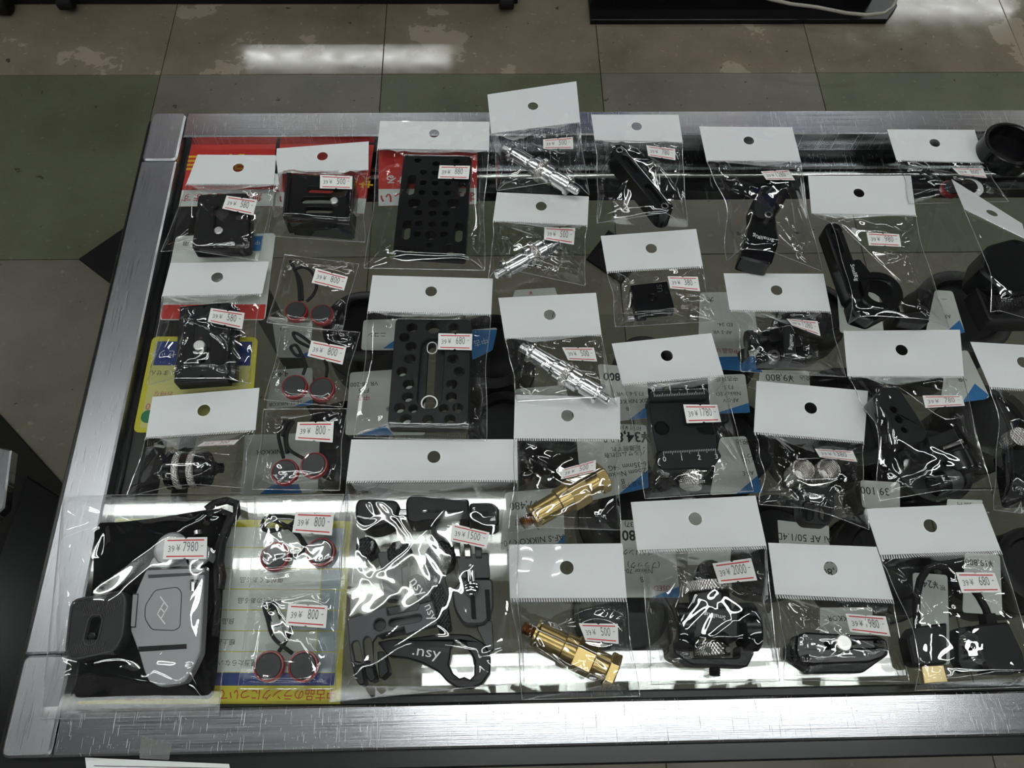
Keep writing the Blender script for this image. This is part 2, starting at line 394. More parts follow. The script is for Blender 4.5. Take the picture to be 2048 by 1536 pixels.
# ceiling fluorescent fixtures, two tubes each
def fixture(x, y, L, sp, label, margin=45):
    t = thing('ceiling_light', label, 'light', (x*1000, y*1000, 2560), group='fluorescent ceiling lights')
    w2 = sp*500 + margin
    part('housing', MB().prism([(-L*500-30, -w2), (L*500+30, -w2), (L*500+30, w2), (-L*500-30, w2)], -55, -1, ch=0), 'lamp_housing', t)
    for s in (-1, 1):
        part('tube', MB().cyl((-L*500, s*sp*500, -80), (L*500, s*sp*500, -80), 15, 16), 'tube_light', t)
        for e in (-1, 1):
            part('socket', MB().box(e*(L*500+6)-8, e*(L*500+6)+8, s*sp*500-14, s*sp*500+14, -100, -55), 'lamp_housing', t)
fixture(-0.58, 0.555, 1.22, 0.16, 'twin tube fluorescent light mirrored in the glass left of centre')
fixture(0.46, 0.187, 1.32, 0.045, 'twin tube fluorescent light mirrored along the front of the glass', 14)
fixture(-0.93, 4.09, 1.32, 0.05, 'fluorescent light mirrored as a streak on the floor', 12)
for x, y in ((-2.75, 0.5), (2.6, 0.9), (3.0, 4.6), (-0.3, -0.75), (1.3, -0.75), (-1.9, -0.75), (-3.6, 2.2), (-0.6, 2.75), (1.2, 2.75), (3.0, 2.75), (-0.3, -2.2), (2.0, -2.2), (-2.4, -2.2)):  # extra fixtures added out of view to brighten the counter and film creases
    fixture(x, y, 1.22, 0.14, 'unseen overhead fluorescent light added for fill and film highlights')

# ------------------------------------------------------------------ the showcase counter
g0 = GZ*1000
xl, xr, yn, yf = -218.0, 980.0, 20.5, 393.0            # inner rectangle of the frame, mm
ol, orr, on, of = -242.0, 1004.0, 0.0, 415.0
case = thing('glass_showcase', 'glass topped shop showcase with scratched chrome frame', 'showcase', (0, 0, g0))
part('glass_top', MB().box(xl-3, xr+3, yn-3, yf+3, -6, 0), 'counter_glass', case, sharp=0, label='clear glass counter top')
def bar(x0, x1, y0, y1, m, name='frame_bar'):
    return part(name, MB().box(x0, x1, y0, y1, -16, 1.2, ch=1.0), m, case)
def fx(y): return -242.0 if True else 0
cl, cf = 26, 26
bar(ol, xl, 48, 371, 'frame_y'); bar(xr, orr, 48, 371, 'frame_y')
bar(xl+0.6, xr, yf, of, 'frame_x'); bar(xl+0.6, xr, on, yn, 'frame_x')
for x0, x1 in ((ol, xl), (xr, orr)):
    for y0, y1 in ((on, 47.4), (371.6, of)):
        part('corner_cap', MB().prism(rnd([(x0, y0), (x1, y0), (x1, y1), (x0, y1)], 4), -17, 1.5, ch=1.2), 'frame_y', case)
lip = MB()
lip.prism(rnd([(ol-6, on-9), (orr+6, on-9), (orr+6, of+2), (ol-6, of+2)], 6), -40, -6, holes=[[(xl+4, yn+1), (xr-4, yn+1), (xr-4, of-4), (xl+4, of-4)]], ch=1)
part('base_lip', lip, 'black_lip', case, label='black lip under the chrome frame')
part('side_rail', MB().box(xl, xl+13, yn, yf, -34, -8, ch=1), 'dark_rail', case)
part('side_rail', MB().box(xl+16, xl+20, yn, yf, -60, -44, ch=1), 'dark_rail', case)
ry = lambda py, z: P((1400, py), z)[1]
part('rear_rail', MB().box(xl, xr, ry(302, -20), of-5, -24, -18, ch=0.5), 'black_lip', case)
part('chrome_rail', MB().box(xl, xr, ry(337, -24), ry(301, -24), -34, -24, ch=1.5), 'frame_x', case, label='polished inner rail')
part('chrome_rod', MB().cyl((xl, ry(347, -24), -26), (xr, ry(347, -24), -26), 2.2, 16), 'satin_chrome', case)
part('rear_rail', MB().box(xl, xr, ry(382, -30), ry(355, -30), -40, -30, ch=0.5), 'black_lip', case)
part('front_rail', MB().box(xl, xr, yn, yn+5, -30, -8, ch=1), 'dark_rail', case)
part('shelf_glass', MB().box(xl-2, xr+2, yn+5, yf-30, -206, -200), 'shelf_glass', case, sharp=0)
for x in (ol+14, orr-14):
    for y in (on+14, of-14):
        part('leg', MB().box(x-9, x+9, y-9, y+9, -g0, -16, ch=1), 'black_lip', case)
# ------------------------------------------------------------------ print under the glass
def flat(name, mb, m, par): return part(name, mb, m, par, sharp=0)
def sheet(name, label, cat, quad, z, m, group=None, rr=0.0, thick=0.4):
    it = Item(name, label, cat, tuple(np.mean(quad, 0)), z, group=group); it.z = z
    out = it.qs(quad, z)
    if rr: out = rnd(out, rr)
    it.prismo = it.part('card', MB().prism(out, z-thick, z), m, sharp=0, hull=False); it.quad = quad; return it
def uv(q, u, v):
    return tuple((1-v)*((1-u)*np.array(q[0]) + u*np.array(q[1])) + v*((1-u)*np.array(q[3]) + u*np.array(q[2])))
def patch(it, name, m, u0, u1, v0, v1, dz=0.06):
    return it.part(name, MB().prism(it.qs([uv(it.quad, u0, v0), uv(it.quad, u1, v0), uv(it.quad, u1, v1), uv(it.quad, u0, v1)], it.z), it.z, it.z+dz), m, hull=False, sharp=0)
def words(it, t, u, v, size, m, up=True, sx=1.0, name='lettering', dz=0.12, rot=0.0):
    c = it.q(uv(it.quad, u, v), it.z); a = it.q(uv(it.quad, 0, v), it.z); b = it.q(uv(it.quad, 1, v), it.z)
    an = math.atan2(b[1]-a[1], b[0]-a[0]) + (0 if up else math.pi) + rot
    return it.part(name, MB().text(t, c, size, an, it.z+dz, sx), m, hull=False, sharp=0)
def ticks(it, m, u0, u1, v, rows=1, name='small_print', hgt=0.02, seed=0):
    rg = random.Random(seed); mb = MB()
    for r in range(rows):
        u = u0; vv = v + r*hgt*2.2
        while u < u1:
            wv = rg.uniform(0.012, 0.04)
            mb.prism(it.qs([uv(it.quad, u, vv), uv(it.quad, u+wv, vv), uv(it.quad, u+wv, vv+hgt), uv(it.quad, u, vv+hgt)], it.z), it.z, it.z+0.08)
            u += wv + rg.uniform(0.006, 0.015)
    return it.part(name, mb, m, hull=False, sharp=0, kind='stuff')
ZU = -7.0
s1 = sheet('red_sign', 'red and white sign with large yellow characters at the far corner under glass', 'sign', [(366, 283), (552, 279), (545, 412), (337, 413)], ZU, 'paper_red')
patch(s1, 'white_band', 'paper_white', 0, 1, 0.75, 1); words(s1, 'O引公目', 0.48, 0.33, 15.5, 'ink_yellow', False, 1.05, name='yellow_lettering')
words(s1, '同日到', 0.30, 0.62, 8, 'ink_white', False, name='white_lettering'); words(s1, '無料鑑定します', 0.5, 0.87, 8, 'ink_red', False, name='red_lettering')
s2 = sheet('red_sign', 'red sign mostly hidden behind the slotted bracket bag', 'sign', [(560, 281), (748, 290), (728, 428), (550, 412)], ZU, 'paper_red')
patch(s2, 'white_band', 'paper_white', 0, 1, 0.78, 1); words(s2, 'サービス', 0.72, 0.55, 11, 'ink_yellow', False, name='yellow_lettering'); words(s2, 'い', 0.1, 0.88, 9, 'ink_red', False, name='red_lettering'); words(s2, 'ストア', 0.86, 0.5, 7, 'ink_white', False, name='white_lettering')
s3 = sheet('red_sign', 'dark red and white sign behind the long plate priced 880', 'sign', [(757, 300), (955, 302), (953, 408), (757, 412)], ZU, 'paper_red')
patch(s3, 'white_band', 'paper_white', 0, 1, 0.70, 1); words(s3, 'お見積りだける', 0.5, 0.53, 8.5, 'ink_white', False, name='white_lettering'); words(s3, 'お買い取りしい', 0.5, 0.86, 9.5, 'ink_red', False, name='red_lettering')
s4 = sheet('price_card', 'pale grey price card with red foot band under the left bags', 'card', [(352, 472), (551, 466), (530, 640), (318, 640)], ZU, 'tag_grey', rr=3)
patch(s4, 'red_band', 'paper_red', 0.01, 0.99, 0.82, 0.99); patch(s4, 'blue_badge', 'ink_blue', 0.72, 0.88, 0.03, 0.2); words(s4, '用', 0.12, 0.09, 4.5, 'ink_black', False); words(s4, '中古', 0.8, 0.11, 4, 'ink_white', False)
s5 = sheet('price_card', 'bright yellow bordered card with blue panel under the square plate bag', 'card', [(305, 673), (516, 674), (500, 865), (266, 865)], ZU, 'paper_yellow', rr=4)
patch(s5, 'cream_panel', mat('cream', (0.62, 0.58, 0.22), 0.5, var=0.03), 0.05, 0.95, 0.05, 0.95); patch(s5, 'blue_panel', 'ink_navy', 0.06, 0.95, 0.05, 0.30, 0.1)
words(s5, 'セット', 0.13, 0.18, 6, 'ink_white', False, dz=0.2); words(s5, '下さいません', 0.22, 0.38, 4, 'ink_black', False); words(s5, '000', 0.13, 0.73, 6, 'ink_pink', False); words(s5, 'お得な', 0.2, 0.60, 4, 'ink_pink', False)
s5.part('green_dot', MB().prism(circ(s5.q((296, 833), ZU), 4.2, 20), ZU, ZU+0.12), 'ink_green', hull=False, sharp=0); words(s5, '?', 0.145, 0.84, 4, 'ink_white', False, dz=0.2)
s6 = sheet('rank_card', 'yellow bordered condition rank table card at the near left corner', 'card', [(180, 1036), (702, 1042), (680, 1408), (118, 1408)], ZU, 'paper_yellow')
patch(s6, 'blue_band', 'ink_navy', 0.02, 0.975, 0.83, 0.90)
for k in range(7):
    patch(s6, 'table_row', 'paper_white', 0.02, 0.90, 0.04 + k*0.113, 0.04 + k*0.113 + 0.108); patch(s6, 'rank_cell', 'paper_blue_grey', 0.903, 0.975, 0.04 + k*0.113, 0.04 + k*0.113 + 0.108)
words(s6, '中古品のランクについて', 0.775, 0.950, 6.0, 'ink_red', False, 0.92, name='red_lettering'); words(s6, '中古品販売ご案内', 0.27, 0.955, 5.5, 'ink_red', False, name='red_lettering')
for k, tx in ((2, '傷が多くある品'), (3, '使用感のある品'), (4, '良品'), (5, '極上品'), (6, 'ほぼ傷やスレが見当たらない美品')):
    words(s6, tx, 0.68 if k not in (4, 5) else 0.57, 0.1 + k*0.113, 3.4, 'ink_black', False)
# ------------------------------------------------------------------ lenses and tags on the shelf inside the case
def lens(c, r, h, label, tilt=0.0):
    x, y = P(c, h - 200); t = thing('camera_lens', label, 'lens', (x, y, g0 - 200), group='used lenses inside the showcase')
    part('barrel', MB().lathe((0, 0, 0), (0, 0, h), [(0, r*0.9), (h*0.25, r*0.92), (h*0.3, r), (h*0.7, r), (h*0.75, r*0.96), (h-1, r*0.96), (h, r*0.9), (h, r*0.72), (h-4, r*0.66)], 28), 'lens_black', t)
    part('focus_ring', MB().lathe((0, 0, h*0.34), (0, 0, h*0.66), [(0, r*1.0), (0.5, r*1.03), (h*0.31, r*1.03), (h*0.32, r)], 36), 'black_knurl', t)
    part('front_glass', MB().lathe((0, 0, h-9), (0, 0, h), [(0, r*0.64), (2, r*0.64), (4, r*0.4), (4.8, 0.5)], 24), 'lens_glass', t)
for c, r, h, lb in [((725, 650), 33, 90, 'black lens behind the first red button bags'), ((985, 700), 34, 90, 'black lens between slotted plate and chrome stud'), ((1010, 850), 29, 95, 'black lens ring showing left of the folded white header'),
        ((690, 880), 34, 80, 'black lens under the third button bag'), ((1290, 720), 24, 60, 'dark lens edge beneath the tilted white header'), ((1450, 880), 38, 90, 'black lens beside the ruled clamp bag'),
        ((1270, 1020), 38, 80, 'black lens under the brass stud and knurled clamp bags'), ((1560, 1080), 36, 70, 'black lens beneath the twin ring bag'), ((1260, 1220), 38, 60, 'dark lens between the two lowest brass and knurl bags'),
        ((1700, 830), 42, 90, 'black lens under the right hand ring bag corner'), ((1870, 930), 29, 100, 'large black lens behind the 780 arm bag'), ((1990, 840), 30, 100, 'large black lens near the right picture edge'),
        ((1940, 1130), 28, 80, 'black lens under the cable adapter bag'), ((2075, 1130), 28, 90, 'black lens cut by the right picture edge'), ((1930, 620), 40, 90, 'black lens below the upright right hand bag'),
        ((1440, 720), 30, 70, 'dark lens under the 1280 clamp bag corner'), ((1640, 620), 28, 60, 'dark lens left of the long lever bag'), ((1780, 1120), 40, 70, 'black lens between header card and cable bag'), ((1130, 850), 24, 90, 'black lens under folded white header')]:
    lens(c, r, h, lb)
def tag(quad, label, lines, z=-96, badge=None, rr=2.5):
    t = sheet('price_tag', label, 'price tag', quad, z, 'tag_grey', group='price tags on the lenses inside the case', rr=rr)
    if badge: t.part('blue_badge', MB().prism(t.qs([uv(quad, *b) for b in badge], z), z, z+0.1), 'ink_blue', hull=False, sharp=0)
    for tx, u, v, sz, m in lines:
        words(t, tx, u, v, sz, m, False, 0.95, dz=0.16)
    return t
K = 'ink_black'
tag([(1150, 845), (1293, 850), (1297, 975), (1165, 1005)], 'price tag reading 34,800 upside down beside the upper brass stud', [('¥34,800', 0.7, 0.18, 11, K), ('税別 ¥31,637', 0.7, 0.05, 4.5, K), ('・距離腕ずれ', 0.72, 0.36, 4.5, K), ('・バルサム切れ有', 0.7, 0.44, 4.5, K), ('16-35mm F4G', 0.72, 0.62, 5.5, K), ('R Zoom Nikkor', 0.72, 0.72, 5.5, K), ('B', 0.62, 0.83, 5, K), ('返品不可', 0.75, 0.90, 4, K)], badge=[(0.55, 1), (1, 0.72), (1, 1)])
tag([(1195, 728), (1292, 735), (1300, 835), (1215, 845)], 'price tag with DX lens print left of the ruled clamp', [('4,800', 0.35, 0.2, 9, K), ('F3.5-6.3 VR', 0.6, 0.52, 4.5, K), ('DX NIKKOR', 0.6, 0.66, 5, K), ('B', 0.5, 0.8, 4.5, K)], badge=[(0.5, 1), (1, 0.74), (1, 1)])
tag([(1030, 778), (1130, 770), (1150, 850), (1050, 870)], 'price tag tucked under the chrome stud bag', [('0', 0.1, 0.2, 7, K)])
tag([(1400, 585), (1505, 583), (1525, 745), (1395, 735)], 'price tag with blue foot between the square nut and clamp bags', [('大', 0.2, 0.1, 6, K), ('税込', 0.8, 0.1, 5, K), ('ED 24-', 0.45, 0.42, 4.5, K), ('AF-S VR', 0.4, 0.52, 4.5, K), ('B', 0.2, 0.62, 4.5, K), ('中古品 USED', 0.4, 0.76, 4.5, 'ink_red')], badge=[(0.1, 0.86), (0.9, 0.8), (1, 1), (0, 1)])
tag([(1415, 750), (1490, 748), (1500, 825), (1420, 828)], 'price tag with AF-S zoom print behind the ruled clamp', [('中古良品', 0.5, 0.12, 4.5, K), ('F3.5-', 0.5, 0.33, 4.5, K), ('Nikkor ED', 0.5, 0.5, 4.5, K), ('AF-S V', 0.55, 0.67, 4.5, K)], badge=[(0.1, 1), (1, 0.75), (1, 1)])
tag([(1520, 740), (1618, 742), (1622, 800), (1515, 795)], 'price tag reading 9,800 upside down above the twin ring header', [('¥9,800', 0.4, 0.25, 8, K), ('税込', 0.92, 0.25, 5, K)])
tag([(1440, 875), (1492, 872), (1525, 985), (1420, 990)], 'price tag with blue corner right of the knurled clamp knob', [('税込', 0.8, 0.1, 5, K), ('つき', 0.85, 0.35, 4.5, K), ('バル', 0.85, 0.45, 4.5, K), ('AF-E', 0.8, 0.65, 4.5, K)], badge=[(0.5, 1), (1, 0.7), (1, 1)])
tag([(1240, 1040), (1345, 1040), (1360, 1195), (1245, 1195)], 'price tag reading 980 between lower brass stud and knurled clamp', [('980', 0.22, 0.2, 10, K), ('437)', 0.2, 0.05, 5, K), ('ゴムリング', 0.3, 0.42, 4.5, K), ('(ブラック)', 0.4, 0.58, 5, K), ('Nikkor 70-', 0.3, 0.66, 4.5, K), ('B', 0.35, 0.77, 5, K), ('USED', 0.7, 0.88, 5, 'ink_red')], badge=[(0.5, 1), (1, 0.86), (1, 1)])
tag([(1010, 985), (1125, 975), (1130, 1085), (1000, 1100)], 'price tag with lens name under the upper brass stud', [('¥7,480', 0.35, 0.25, 8, K), ('AF-S NIKKOR 70-', 0.5, 0.9, 6, K), ('返品不可', 0.4, 0.55, 4.5, K)], badge=[(0.88, 1), (1, 0.85), (1, 1)])
tag([(1555, 1040), (1658, 1052), (1660, 1108), (1560, 1105)], 'handwritten tag reading Ai AF 50/1.4D upside down', [('Ai AF 50/1.4D', 0.5, 0.5, 7, K)], rr=0.5)
tag([(1620, 1110), (1710, 1110), (1712, 1165), (1620, 1165)], 'price tag showing 9,80 through the header hole', [('9,800', 0.4, 0.62, 8, K), ('¥8,981', 0.4, 0.2, 5, K)])
tag([(1674, 575), (1755, 572), (1770, 680), (1680, 665)], 'price tag peeking left of the long lever clamp', [('00', 0.1, 0.12, 7, K), ('返', 0.1, 0.4, 4, K)])
tag([(1870, 580), (1905, 582), (1930, 665), (1850, 672)], 'price tag with blue corner right of the long lever clamp', [('AF', 0.6, 0.6, 5, K), ('—', 0.5, 0.2, 5, K)], badge=[(0.45, 1), (0.95, 0.7), (1, 1)])
tag([(1895, 705), (1935, 700), (1980, 795), (1880, 812)], 'price tag with large blue corner beside the 780 arm bag', [('VR', 0.5, 0.55, 6, K)], badge=[(0.45, 1), (0.8, 0.68), (1, 0.95), (0.9, 1.02)])
tag([(1720, 960), (1800, 965), (1800, 1020), (1725, 1015)], 'price tag reading 39,100 left of the arm bag corner', [('39,100', 0.35, 0.35, 8, K)])
tag([(1895, 998), (1965, 1000), (1965, 1020), (1893, 1018)], 'thin price tag above the cable adapter header', [('500 円', 0.5, 0.5, 4, K)], rr=1)
tag([(1930, 1105), (2000, 1110), (2005, 1230), (1925, 1225)], 'price tag behind the cable sticker reading 680', [('¥19,800', 0.4, 0.15, 6, K)])
tag([(1825, 1145), (1895, 1150), (1900, 1330), (1835, 1320)], 'price tag inside the loop of the cable adapter', [('¥24', 0.5, 0.12, 7, K), ('税', 0.85, 0.15, 4, K)])
tag([(545, 740), (625, 735), (625, 810), (532, 818)], 'price tag behind the second button bag', [('4,400', 0.2, 0.12, 6, K), ('18-55 NIKKOR', 0.4, 0.9, 4, K)], badge=[(0.6, 1), (1, 0.85), (1, 1)])
tag([(545, 645), (625, 645), (620, 715), (555, 715)], 'price tag between first and second button bags', [('B', 0.2, 0.2, 4, K)], badge=[(0.6, 1), (1, 0.8), (1, 1)])
tag([(490, 870), (640, 865), (635, 985), (480, 990)], 'price tag under the third button bag', [('AF NIKKOR', 0.4, 0.3, 5, K)], badge=[(0.25, 1), (0.4, 0.85), (0.75, 0.85), (0.8, 1)])
tag([(727, 640), (800, 638), (795, 700), (722, 700)], 'price tag left of the slotted camera plate', [('ニコン', 0.4, 0.5, 5, K)], badge=[(0.6, 0.95), (1, 0.6), (1, 0.95)])
tag([(700, 745), (850, 735), (850, 870), (690, 870)], 'large price tag seen through the slotted plate', [('VR 18-200', 0.2, 0.2, 5, K), ('F3.5', 0.2, 0.3, 5, K), ('中古', 0.2, 0.42, 5, 'ink_red'), ('1/8', 0.55, 0.6, 5, K)], badge=[(0.15, 1), (0.5, 0.85), (0.6, 1)])
tag([(940, 660), (995, 655), (985, 700), (945, 720)], 'small blue badge tag right of the slotted plate', [('中古', 0.4, 0.5, 6, 'ink_white')], badge=[(0, 0), (1, 0.1), (1, 1), (0, 1)])
tag([(1030, 580), (1110, 575), (1115, 592), (1025, 596)], 'tag edge just above the third chrome stud header', [('¥', 0.4, 0.5, 5, 'ink_red')], rr=1)
tag([(1380, 1000), (1470, 1000), (1460, 1130), (1375, 1130)], 'price tag above the knurled clamp', [('ブラック', 0.4, 0.7, 5, K)], rr=1)
tag([(1640, 1215), (1745, 1215), (1745, 1270), (1640, 1270)], 'price tag under the oval plate bag', [('AF NIKKOR', 0.5, 0.4, 5, K)], rr=1)
tag([(1075, 600), (1130, 598), (1130, 660), (1078, 662)], 'grey tag seen through the third chrome stud header hole', [('/', 0.55, 0.5, 7, K)], rr=1)

# ------------------------------------------------------------------ the things in the bags
PD = [((0, -1.6), (0, 0.5)), ((0, 0.5), (0.9, 0.9)), ((0.9, 0.9), (0.9, -0.1)), ((0.9, -0.1), (0, -0.5)), ((0.9, 0.9), (1.8, 1.3)), ((0.9, -0.1), (1.8, 0.3)), ((1.8, 2.4), (1.8, 0.3))]
PD = [((a[0]-0.9, a[1]-0.4), (b[0]-0.9, b[1]-0.4)) for a, b in PD]
def thread(mb, p0, p1, r, pitch=1.2, n=14):
    L = math.dist(p0, p1); pr = [(0, r*0.6)]; t = 0.6
    while t < L - 0.4: pr += [(t, r), (t + pitch*0.5, r*0.8)]; t += pitch
    pr.append((L, r*0.8)); return mb.lathe(p0, p1, pr, n)
def along(a, b, t): return tuple(a[i] + (b[i]-a[i])*t for i in range(3))
def stud(label, a, b, z, mats, hexy, group):
    """double ended spigot stud lying on the glass"""
    it = Item('spigot_stud', label, 'stud', ((a[0]+b[0])/2, (a[1]+b[1])/2), z, group=group)
    A, B = (*it.q(a, z), z), (*it.q(b, z), z); L = math.dist(A, B); m, md = mats
    D = lambda t: along(A, B, t/L)
    if hexy:
        it.part('threaded_tip', thread(MB(), D(0), D(8), 3.4), md)
        it.part('body', MB().lathe(D(7), D(L*0.5), [(0, 7.4), (1.2, 7.4), (2.2, 6.3), (L*0.3, 6.5), (L*0.31, 7.8), (L*0.45, 7.8)], 28), m)
        it.part('hex_nut', MB().cyl(D(L*0.56), D(L*0.76), 9.0, 6, 0.5, 0.3), m); it.part('neck', MB().cyl(D(L*0.75), D(L*0.92), 6.6, 26), m)
        it.part('hex_end', MB().cyl(D(L*0.90), D(L), 8.8, 6, 0.6, 0.3), m)
    else:
        it.part('threaded_tip', thread(MB(), D(0), D(8), 3.0), m); it.part('threaded_tip', thread(MB(), D(L-8), D(L), 3.0), m)
        it.part('body', MB().lathe(D(7), D(L*0.52), [(0, 6.2), (1.4, 6.2), (2.4, 5.1), (L*0.26, 5.3), (L*0.27, 4.2), (L*0.30, 4.2), (L*0.31, 6.6), (L*0.40, 6.6)], 28), m)
        it.part('knurled_ring', MB().cyl(D(L*0.50), D(L*0.57), 8.6, 34, 0.5), 'steel_knurl')
        it.part('barrel', MB().lathe(D(L*0.57), D(L-7), [(0, 6.6), (L*0.1, 6.6), (L*0.11, 4.4), (L*0.13, 4.4), (L*0.14, 5.5), (L*0.28, 5.3), (L*0.29, 6.4), (L*0.43-7, 6.4)], 28), m)
    return it
def anchor(label, c, r, cord, group, cz=3.0, logo=None, cord_r=1.0):
    """round quick-link disc with red rim and a cord"""
    it = Item('strap_anchor', label, 'strap anchor', c, 6, group=group)
    cc = it.q(c, 6); R = it.r(c, r, 6)
    it.part('red_rim', MB().lathe((*cc, 1), (*cc, 6), [(0, R*0.9), (0.8, R), (3.6, R), (4.2, R*0.96), (4.3, R*0.86)], 32), 'red_plastic')
    cap = it.part('cap', MB().lathe((*cc, 3), (*cc, 6), [(0, R*0.86), (2.6, R*0.86), (3.0, R*0.80)], 32), 'cap_grey')
    it.part('emblem', MB().strokes(PD, cc, R*0.17, logo or 0.5, 6.08, 0.35), 'ink_black', cap, hull=False, sharp=0)
    pts = [(*it.q(p, cz), cz) for p in cord]; path = []
    for i in range(len(pts)-1):           # catmull-rom
        p0, p1, p2, p3 = (Vector(pts[max(0, min(len(pts)-1, i+k))]) for k in (-1, 0, 1, 2))
        for s in range(6):
            t = s/6; path.append(0.5*((2*p1) + (p2-p0)*t + (2*p0-5*p1+4*p2-p3)*t*t + (3*p1-p0-3*p2+p3)*t**3))
    path.append(Vector(pts[-1]))
    it.part('cord', MB().tube(path, cord_r, 8), 'cord_black'); return it
BAGS = []
def bag(label, price, stk, hdr, bot, hole, items, hh=None, pinch=0.02, seed=0, wr=1.0, hw=0.12, group='bagged accessories with white hang headers', edge=1.0):
    BAGS.append(dict(label=label, price=price, stk=stk, hdr=hdr, bot=bot, hole=hole, items=items, hh=hh, pinch=pinch, seed=seed, wr=wr, hw=hw, group=group, edge=edge))
# --- 580 plate
Z = zoom(300, 220, .2246)
a = Item('quick_release_plate', 'small black camera plate with slot and screw in upper left bag priced 580', 'camera plate', (440, 440), 10)
a.prism('plate_body', 'black_rubber', Z((430, 750), (870, 735), (880, 1225), (370, 1240)), 0, 9, rr=3, ch=0.6, holes=[stad(a.q(Z((605, 880)), 9), a.q(Z((605, 1080)), 9), 2.6)])
a.prism('slot_floor', 'black_anodised', Z((540, 840), (670, 840), (670, 1130), (540, 1130)), 1, 5, ch=0)
a.prism('side_rail', 'black_plastic', Z((800, 860), (905, 850), (895, 1210), (790, 1215)), 0, 6, rr=1)
a.disc('screw_head', 'chrome', Z((605, 1065)), 45, 2, 9.6, 20, .5) if False else a.part('screw_head', MB().cyl((*a.q(Z((605, 1065)), 10.5), 2), (*a.q(Z((605, 1065)), 10.5), 10.5), 2.9, 20, 0.7), 'bright_steel')
bag('upper left clear bag with white header around the black plate priced 580', '580', Z((682, 762), (955, 800), (918, 938), (642, 878)), Z((425, 400), (1120, 405), (1150, 665), (325, 660)), Z((110, 1280), (975, 1360)), Z((788, 516)), [a])
# --- 500 slotted bracket
a = Item('slotted_bracket', 'black U shaped bracket with three slots in the bag priced 500', 'bracket', (640, 400), 18)
top = Z((1265, 570), (1800, 600), (1762, 1010), (1225, 960))
sl = [stad(a.q(Z(p), 18), a.q(Z(q_), 18), r) for p, q_, r in (((1430, 705), (1600, 712), 2.6), ((1380, 800), (1640, 800), 2.7), ((1405, 887), (1600, 890), 2.4))]
a.prism('top_plate', 'black_satin', top, 14, 18, sl, rr=1.5)
a.part('front_wall', MB().prism([a.q(Z((1228, 962)), 18), a.q(Z((1760, 1008)), 18), (a.q(Z((1760, 1008)), 18)[0], a.q(Z((1760, 1008)), 18)[1]+3), (a.q(Z((1228, 962)), 18)[0], a.q(Z((1228, 962)), 18)[1]+3)], 0, 15), 'black_satin')
for e in (Z((1240, 570), (1205, 955)), Z((1800, 602), (1762, 1005))):
    p, q_ = a.q(e[0], 17), a.q(e[1], 17); a.part('side_lip', MB().prism([(p[0]-1.5, p[1]), (p[0]+1.5, p[1]), (q_[0]+1.5, q_[1]), (q_[0]-1.5, q_[1])], 0, 19.5, ch=1), 'black_satin')
c_ = a.q(Z((1637, 800)), 20); a.part('screw_head', MB().cyl((*c_, 13), (*c_, 20), 2.6, 20, 0.6), 'bright_steel')
bag('clear bag with white header around the slotted bracket beside the long 880 plate', '500', Z((1515, 578), (1803, 590), (1800, 705), (1513, 697)), Z((1130, 345), (1948, 282), (1945, 535), (1112, 570)), Z((1060, 1140), (1918, 1195)), Z((1536, 414)), [a], seed=2)
# --- 880 cheese plate
Z = zoom(680, 200, .2343); h = 9
a = Item('cheese_plate', 'long black cheese plate full of threaded holes in the bag priced 880', 'mounting plate', (865, 410), h)
def holes(a, Z, L, h, k=.2343):
    return [circ(a.q(Z((x, y)), h), a.r(Z((x, y)), r*k, h), 14) for x, y, r in L]
small = [(665, 510, 27), (820, 540, 27), (995, 520, 27), (712, 612, 27), (810, 618, 27), (905, 612, 27), (710, 702, 27), (810, 706, 27), (920, 705, 27), (700, 785, 27), (815, 790, 27), (915, 790, 27), (670, 958, 30), (790, 965, 30), (905, 962, 30), (672, 1050, 30), (785, 1056, 30), (895, 1055, 30), (657, 1140, 30), (885, 1145, 30), (765, 1238, 32)]
big = [(632, 876, 52), (800, 880, 46), (962, 878, 52), (772, 1150, 48), (595, 1262, 54), (935, 1272, 54)]
slots = [stad(a.q(Z(p), h), a.q(Z(q_), h), 2.6) for p, q_ in (((615, 660), (600, 780)), ((1045, 690), (1040, 795)), ((572, 1050), (562, 1160)), ((1015, 1070), (1010, 1180)))]
a.prism('plate_body', 'black_satin', Z((545, 462), (1125, 475), (1070, 1335), (452, 1295)), 0, h, holes(a, Z, small + big, h) + slots, rr=2.5, ch=0.35)
bag('clear bag with white header around the long cheese plate priced 880', '880', Z((850, 558), (1110, 562), (1098, 675), (835, 670)), Z((343, 182), (1277, 188), (1272, 430), (318, 418)), Z((210, 1452), (1235, 1470)), Z((803, 288)), [a], seed=3, hw=0.3)
# --- 680 slotted plate
Z = zoom(680, 540, .2343); h = 9
a = Item('slotted_camera_plate', 'black camera plate with long keyhole slot in the bag priced 680', 'mounting plate', (860, 745), h)
hl = [(615, 492, 45), (795, 487, 62), (972, 492, 45), (548, 572, 44), (605, 650, 44), (598, 758, 44), (528, 865, 44), (583, 973, 44), (577, 1083, 44), (508, 1177, 44), (625, 1182, 38), (563, 1272, 46), (750, 1278, 44), (968, 652, 44), (962, 758, 44), (1018, 865, 44), (955, 973, 44), (950, 1083, 44), (885, 1180, 38), (1005, 1178, 44), (938, 1275, 44)]
out = Z((475, 410), (1125, 420), (1092, 1340), (405, 1335))
mb = MB(); o_ = rnd(a.qs(out, h), 3.5); hs = holes(a, Z, hl, h)
mb.prism(o_, 5, h, hs + [stad(a.q(Z((793, 660)), h), a.q(Z((762, 1090)), h), a.r(Z((790, 660)), 102*.2343, h))], ch=0.35)
k0, k1 = a.q(Z((787, 665)), 5), a.q(Z((763, 1138)), 5); ka = math.asin(2.5/4.2)
kd = math.atan2(k0[1]-k1[1], k0[0]-k1[0])
